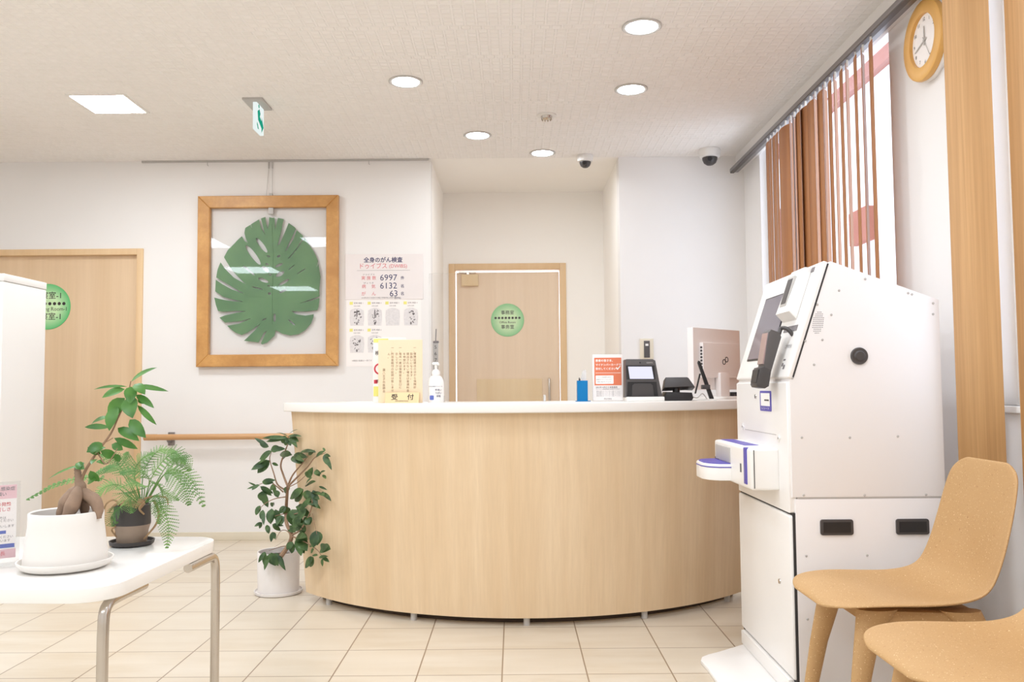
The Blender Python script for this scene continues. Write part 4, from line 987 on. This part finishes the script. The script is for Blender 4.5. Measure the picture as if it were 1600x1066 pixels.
# --- hare's foot fern
FX, FYc = -1.075, 2.44
fn = thing('potted_fern', 'feathery fern spilling over a two-tone brown pot on the table', 'plant', (FX, FYc, TZ))
f = new(); lathe(f, [(0, .0), (.05, .0), (.058, .004), (.060, .014), (.057, .014), (.054, .006), (0, .005)], seg=44); obj('saucer', f, SAUCD, fn)
f = new(); lathe(f, [(0, .006), (.038, .006), (.04, .01), (.043, .04), (.0485, .058)], seg=44); obj('pot', f, POTB, fn)
f = new(); lathe(f, [(.0485, .058), (.049, .062), (.048, .112), (.044, .114), (.042, .105), (0, .1)], seg=44); obj('pot_rim', f, POTD, fn)
G = lambda u, w, dy=0: aty(u/2.664, 560+w/2.664, FYc+dy)
f = new()
for pts, r in (([(560, 600), (520, 640), (530, 690), (572, 715)], .005), ([(590, 590), (565, 620), (560, 650)], .006), ([(640, 590), (660, 640), (650, 690), (600, 752)], .004), ([(520, 600), (480, 610), (455, 640)], .004), ([(545, 590), (500, 600), (490, 660), (480, 740)], .004), ([(600, 585), (640, 575), (690, 580), (700, 610)], .003), ([(480, 700), (465, 715), (485, 745)], .003), ([(575, 590), (600, 600), (570, 640)], .005), ([(530, 590), (540, 625), (520, 660), (560, 700)], .0035), ([(600, 595), (580, 625), (600, 650)], .004), ([(500, 605), (470, 590), (440, 610), (430, 650)], .003), ([(545, 600), (560, 640), (540, 680)], .003)):
    tube(f, smoothpath([G(u, w, -.045+.008*i) for i, (u, w) in enumerate(pts)], 5), [r, r*.6], 7)
lathe(f, [(.044, .1), (.03, .116), (0, .122)], (FX, FYc, TZ), 20)
obj('rhizomes', f, RHIZ, fn, world=True)
fo = new(); stp = new(); random.seed(5)
def frond(pts, width, start=.3, npin=16, up=(0, -.6, .8)):
    path = smoothpath(pts, 10); tube(stp, path, [.0016, .0006], 5)
    L = len(path); up = Vector(up); plen = sum((path[i+1]-path[i]).length for i in range(L-1))
    for i in range(npin):
        t = start+(1-start)*(i+.5)/npin; k = min(L-2, int(t*(L-1))); p = path[k].lerp(path[k+1], t*(L-1)-k); d = (path[k+1]-path[k]).normalized()
        s = d.cross(up).normalized(); q = (t-start)/(1-start)
        pl_ = width*.5*(sin(pi*min(1, .26+q*.74))**.9)*(1-.2*q) + .002
        sp = plen*(1-start)/npin
        for sg in (-1, 1):
            pd = (s*sg+d*.5-Vector((0, 0, .1))+Vector((random.uniform(-.08, .08), random.uniform(-.08, .08), random.uniform(-.08, .08)))).normalized(); nn = max(3, int(pl_/.0048))
            side = pd.cross(up).normalized()
            tube(stp, [p, p+pd*pl_], .0004, 3)
            for j in range(nn):
                b0 = p+pd*pl_*(j+.5)/nn; ln = min(.012, sp*.52)*(1-.75*j/nn)
                for s2 in (-1, 1):
                    td = (side*s2+pd*.7).normalized(); a = td.cross(up).normalized()*.0021
                    fo.faces.new([fo.verts.new(x) for x in (b0-a*.5, b0+td*ln*.5-a, b0+td*ln, b0+td*ln*.5+a, b0+a*.5)])
FR = [([(600, 600, 0), (640, 480, -.01), (720, 395, -.02), (770, 440, -.03)], 115), ([(610, 600, 0), (700, 470, .03), (790, 500, .04), (850, 620, .03)], 110), ([(605, 600, -.02), (690, 480, -.04), (760, 530, -.06), (788, 612, -.07)], 130),
      ([(590, 600, .0), (600, 470, .05), (660, 385, .07), (735, 390, .09)], 90), ([(600, 600, -.04), (660, 600, -.08), (700, 690, -.1), (694, 792, -.11)], 100), ([(570, 600, -.04), (520, 560, -.08), (540, 590, -.11), (548, 645, -.12)], 110),
      ([(560, 600, -.02), (500, 620, -.06), (465, 660, -.07), (470, 700, -.07)], 90), ([(570, 600, .0), (420, 500, .0), (250, 520, .0), (110, 590, .0)], 42), ([(580, 590, 0), (520, 480, 0), (470, 420, .01), (420, 400, .02)], 100),
      ([(585, 600, .0), (560, 480, .02), (590, 420, .03), (640, 395, .04)], 100), ([(580, 600, -.03), (500, 530, -.05), (430, 540, -.06), (390, 590, -.06)], 100), ([(600, 600, .02), (640, 520, .06), (690, 560, .1), (745, 590, .12)], 90),
      ([(595, 600, -.03), (600, 540, -.06), (560, 520, -.09), (480, 545, -.1)], 110), ([(610, 600, -.03), (650, 570, -.07), (670, 620, -.09), (660, 690, -.09)], 100), ([(580, 600, .02), (500, 470, .06), (440, 460, .08), (370, 500, .1)], 80), ([(590, 600, .03), (560, 500, .07), (520, 430, .1), (530, 390, .12)], 80),
      ([(605, 600, 0), (700, 440, 0), (760, 420, -.01), (790, 470, -.02)], 90), ([(600, 600, -.02), (620, 500, -.03), (560, 470, -.05), (500, 480, -.06)], 90)]
for pts, w in FR: frond([G(*p_) for p_ in pts], w/2.664*FYc/FPX)
obj('fronds', fo, FERN, fn, world=True, smooth=False); obj('frond_stems', stp, FERN, fn, world=True)

# --- floor plant by the counter
QX, QY = -1.185, 4.36
rp = thing('potted_rubber_plant', 'bushy dark-leaved plant in a pale cylindrical pot beside the counter', 'plant', (QX, QY, 0))
f = new(); lathe(f, [(0, 0), (.108, 0), (.116, .004), (.118, .016), (.114, .017), (.11, .01), (0, .009)], seg=48); obj('saucer', f, POTW2, rp)
f = new(); lathe(f, [(0, .01), (.096, .01), (.1, .014), (.104, .205), (.102, .208), (.097, .206), (.096, .18), (0, .18)], seg=48); obj('pot', f, POTW2, rp)
f = new(); lathe(f, [(.096, .18), (.05, .185), (0, .187)], seg=28); obj('soil', f, SOIL, rp)
def R_(u, w, dy=0):
    y = QY+dy
    if u <= 300 and w > 736: y = QY-.135+.2*dy
    if u > 290: y = min(y, QY-.10+.03*dy) - (u-290)/235*.36
    return aty(360+u/3.33, 640+w/3.33, y)
f = new()
for pts, r0_, r1_ in (([(262, 765), (300, 710), (318, 655), (292, 590), (290, 520), (298, 400)], .012, .007), ([(298, 400), (275, 340), (262, 290), (280, 230), (298, 180), (302, 140)], .006, .002), ([(298, 400), (325, 340), (375, 280), (405, 240)], .005, .002), ([(305, 395), (350, 350), (400, 300), (440, 250), (495, 225)], .005, .0015),
                      ([(285, 420), (245, 390), (225, 330), (205, 260), (215, 215)], .005, .0015), ([(300, 405), (350, 380), (400, 335)], .003, .0012), ([(275, 430), (240, 400), (200, 375), (150, 390)], .004, .0015), ([(288, 455), (230, 465), (180, 490), (150, 520)], .003, .001), ([(318, 655), (290, 630), (260, 635), (235, 680)], .003, .001), ([(318, 655), (370, 620), (420, 520), (425, 430)], .005, .002), ([(300, 710), (260, 715), (200, 735)], .003, .001), ([(320, 660), (390, 690), (450, 730), (480, 770)], .004, .0012), ([(425, 540), (440, 600), (450, 650)], .002, .001), ([(290, 540), (250, 550), (210, 560)], .003, .001), ([(300, 560), (350, 540), (390, 545)], .003, .001)):
    rr_ = random.Random(int(pts[0][0]*7+pts[-1][1])); k = rr_.uniform(-.06, .06)
    P_ = [R_(u, w, k*i/len(pts)) for i, (u, w) in enumerate(pts)]
    path = smoothpath(P_, 5); tube(f, path, [r0_+(r1_-r0_)*i/(len(path)-1) for i in range(len(path))], 8)
obj('stem', f, BARK2, rp, world=True)
f = new(); random.seed(21)
big = [((300, 150), (185, 168), 26), ((300, 140), (372, 140), 16), ((302, 148), (315, 190), 26), ((298, 150), (262, 165), 34), ((305, 148), (356, 168), 30), ((300, 140), (235, 122), 8), ((302, 130), (352, 103), 6), ((210, 210), (262, 200), 34), ((200, 195), (152, 178), 24), ((215, 215), (150, 262), 30), ((205, 265), (140, 332), 42), ((190, 260), (118, 296), 10), ((215, 280), (250, 292), 16),
       ((320, 238), (258, 232), 34), ((330, 235), (405, 250), 28), ((320, 245), (378, 285), 40), ((360, 225), (445, 225), 28), ((405, 235), (440, 212), 18), ((445, 245), (485, 222), 24), ((492, 235), (522, 245), 14), ((490, 232), (505, 290), 24), ((495, 215), (480, 200), 10), ((400, 355), (415, 318), 34), ((440, 318), (465, 348), 24), ((465, 330), (495, 320), 12), ((480, 340), (498, 362), 14),
       ((290, 440), (305, 402), 26), ((235, 400), (205, 410), 30), ((240, 420), (245, 458), 28), ((165, 375), (225, 382), 28), ((155, 395), (85, 415), 14), ((150, 390), (110, 420), 18), ((155, 400), (215, 450), 26), ((165, 425), (168, 480), 42), ((140, 400), (92, 378), 8), ((380, 415), (335, 478), 52), ((390, 400), (445, 375), 28), ((400, 420), (395, 470), 34), ((420, 430), (465, 470), 26), ((430, 420), (445, 480), 30), ((475, 430), (525, 478), 20), ((460, 400), (505, 420), 10), ((420, 460), (395, 500), 30),
       ((155, 500), (130, 548), 28), ((170, 522), (158, 572), 24), ((215, 515), (210, 598), 50), ((235, 520), (248, 580), 36), ((262, 550), (265, 602), 36), ((222, 485), (212, 505), 20), ((290, 505), (288, 545), 40), ((320, 520), (328, 608), 54), ((350, 500), (385, 530), 36), ((395, 515), (385, 555), 60), ((370, 560), (345, 620), 50), ((400, 560), (415, 600), 36), ((380, 590), (360, 640), 44), ((165, 588), (150, 620), 20), ((190, 600), (200, 648), 22), ((218, 598), (262, 632), 22), ((218, 638), (235, 675), 24), ((445, 630), (452, 708), 52), ((470, 725), (522, 728), 44), ((432, 768), (388, 825), 36), ((345, 660), (402, 680), 46), ((350, 670), (400, 738), 50), ((325, 690), (318, 750), 40), ((360, 700), (385, 750), 30), ((300, 610), (340, 640), 30),
       ((180, 740), (180, 820), 24), ((212, 745), (235, 815), 44), ((205, 750), (212, 806), 28), ((235, 745), (282, 818), 28), ((440, 705), (410, 715), 14), ((435, 725), (418, 748), 18), ((480, 770), (515, 795), 16), ((478, 775), (480, 818), 14), ((460, 770), (510, 765), 14), ((455, 760), (425, 760), 14), ((330, 560), (370, 610), 40), ((405, 480), (440, 500), 30), ((410, 600), (385, 560), 36)]
for a, c_, w in big:
    dy = random.uniform(-.07, .05); A = R_(a[0], a[1], dy*.8); B = R_(c_[0], c_[1], dy+random.uniform(-.025, .025))
    leaf(f, A, B, w/3.33*QY/FPX*1.15, fold=.12, sag=.08)
    if w >= 20:
        k = Vector((random.uniform(-.03, .03), random.uniform(-.03, .0), random.uniform(-.03, .03)))
        leaf(f, A, B+k, w/3.33*QY/FPX*.9, fold=.12, sag=.1)
obj('foliage', f, LEAF2, rp, world=True)

# acrylic card stand on the table
cs = thing('table_sign', 'clear stand with a pink and blue printed notice at the left table edge', 'sign', (-1.240, 2.175, TZ), radians(38))
f = new(); bx(f, -.158, 0, -.003, -.0015, 0, .208); bx(f, -.158, 0, .0015, .003, 0, .208); bx(f, -.158, 0, -.035, .035, 0, .003); obj('clear_holder', f, ACRYL, cs)
f = new(); bx(f, -.153, -.008, -.001, .001, .02, .2); obj('sheet', f, PAPER, cs)
f = new(); rect(f, -.153, -.008, .166, .2); rect(f, -.153, -.008, .02, .042); obj('pink_bands', f, INKROSE, cs, M=T(0, -.0012, 0))
f = new(); rect(f, -.15, -.011, .045, .055); rect(f, -.15, -.03, .08, .088); obj('blue_bands', f, INKBLUE, cs, M=T(0, -.0012, 0))
f = text_bm([('新型コロナウイルス感染症', -.012, .190, .0105, 'RIGHT', .01), ('拡大防止のお願い', -.03, .177, .0105, 'RIGHT', .01), ('発熱 咳のある方は', -.03, .119, .0075, 'RIGHT', 0), ('受付までお申し出ください', -.014, .112, .0075, 'RIGHT', 0), ('マスクの着用をお願いします', -.012, .098, .0075, 'RIGHT', 0), ('手指消毒にご協力ください', -.014, .072, .0075, 'RIGHT', 0), ('換気を行っています', -.02, .063, .0075, 'RIGHT', 0)])
obj('lettering', f, INKG, cs, M=T(0, -.0014, 0))
f = text_bm([('37.5度以上の発熱', -.02, .152, .0105, 'RIGHT', .01), ('強いだるさや息苦しさ', -.02, .139, .0105, 'RIGHT', .01), ('院長', -.03, .031, .012, 'RIGHT', 0)]); obj('lettering', f, PINK, cs, M=T(0, -.0014, 0))
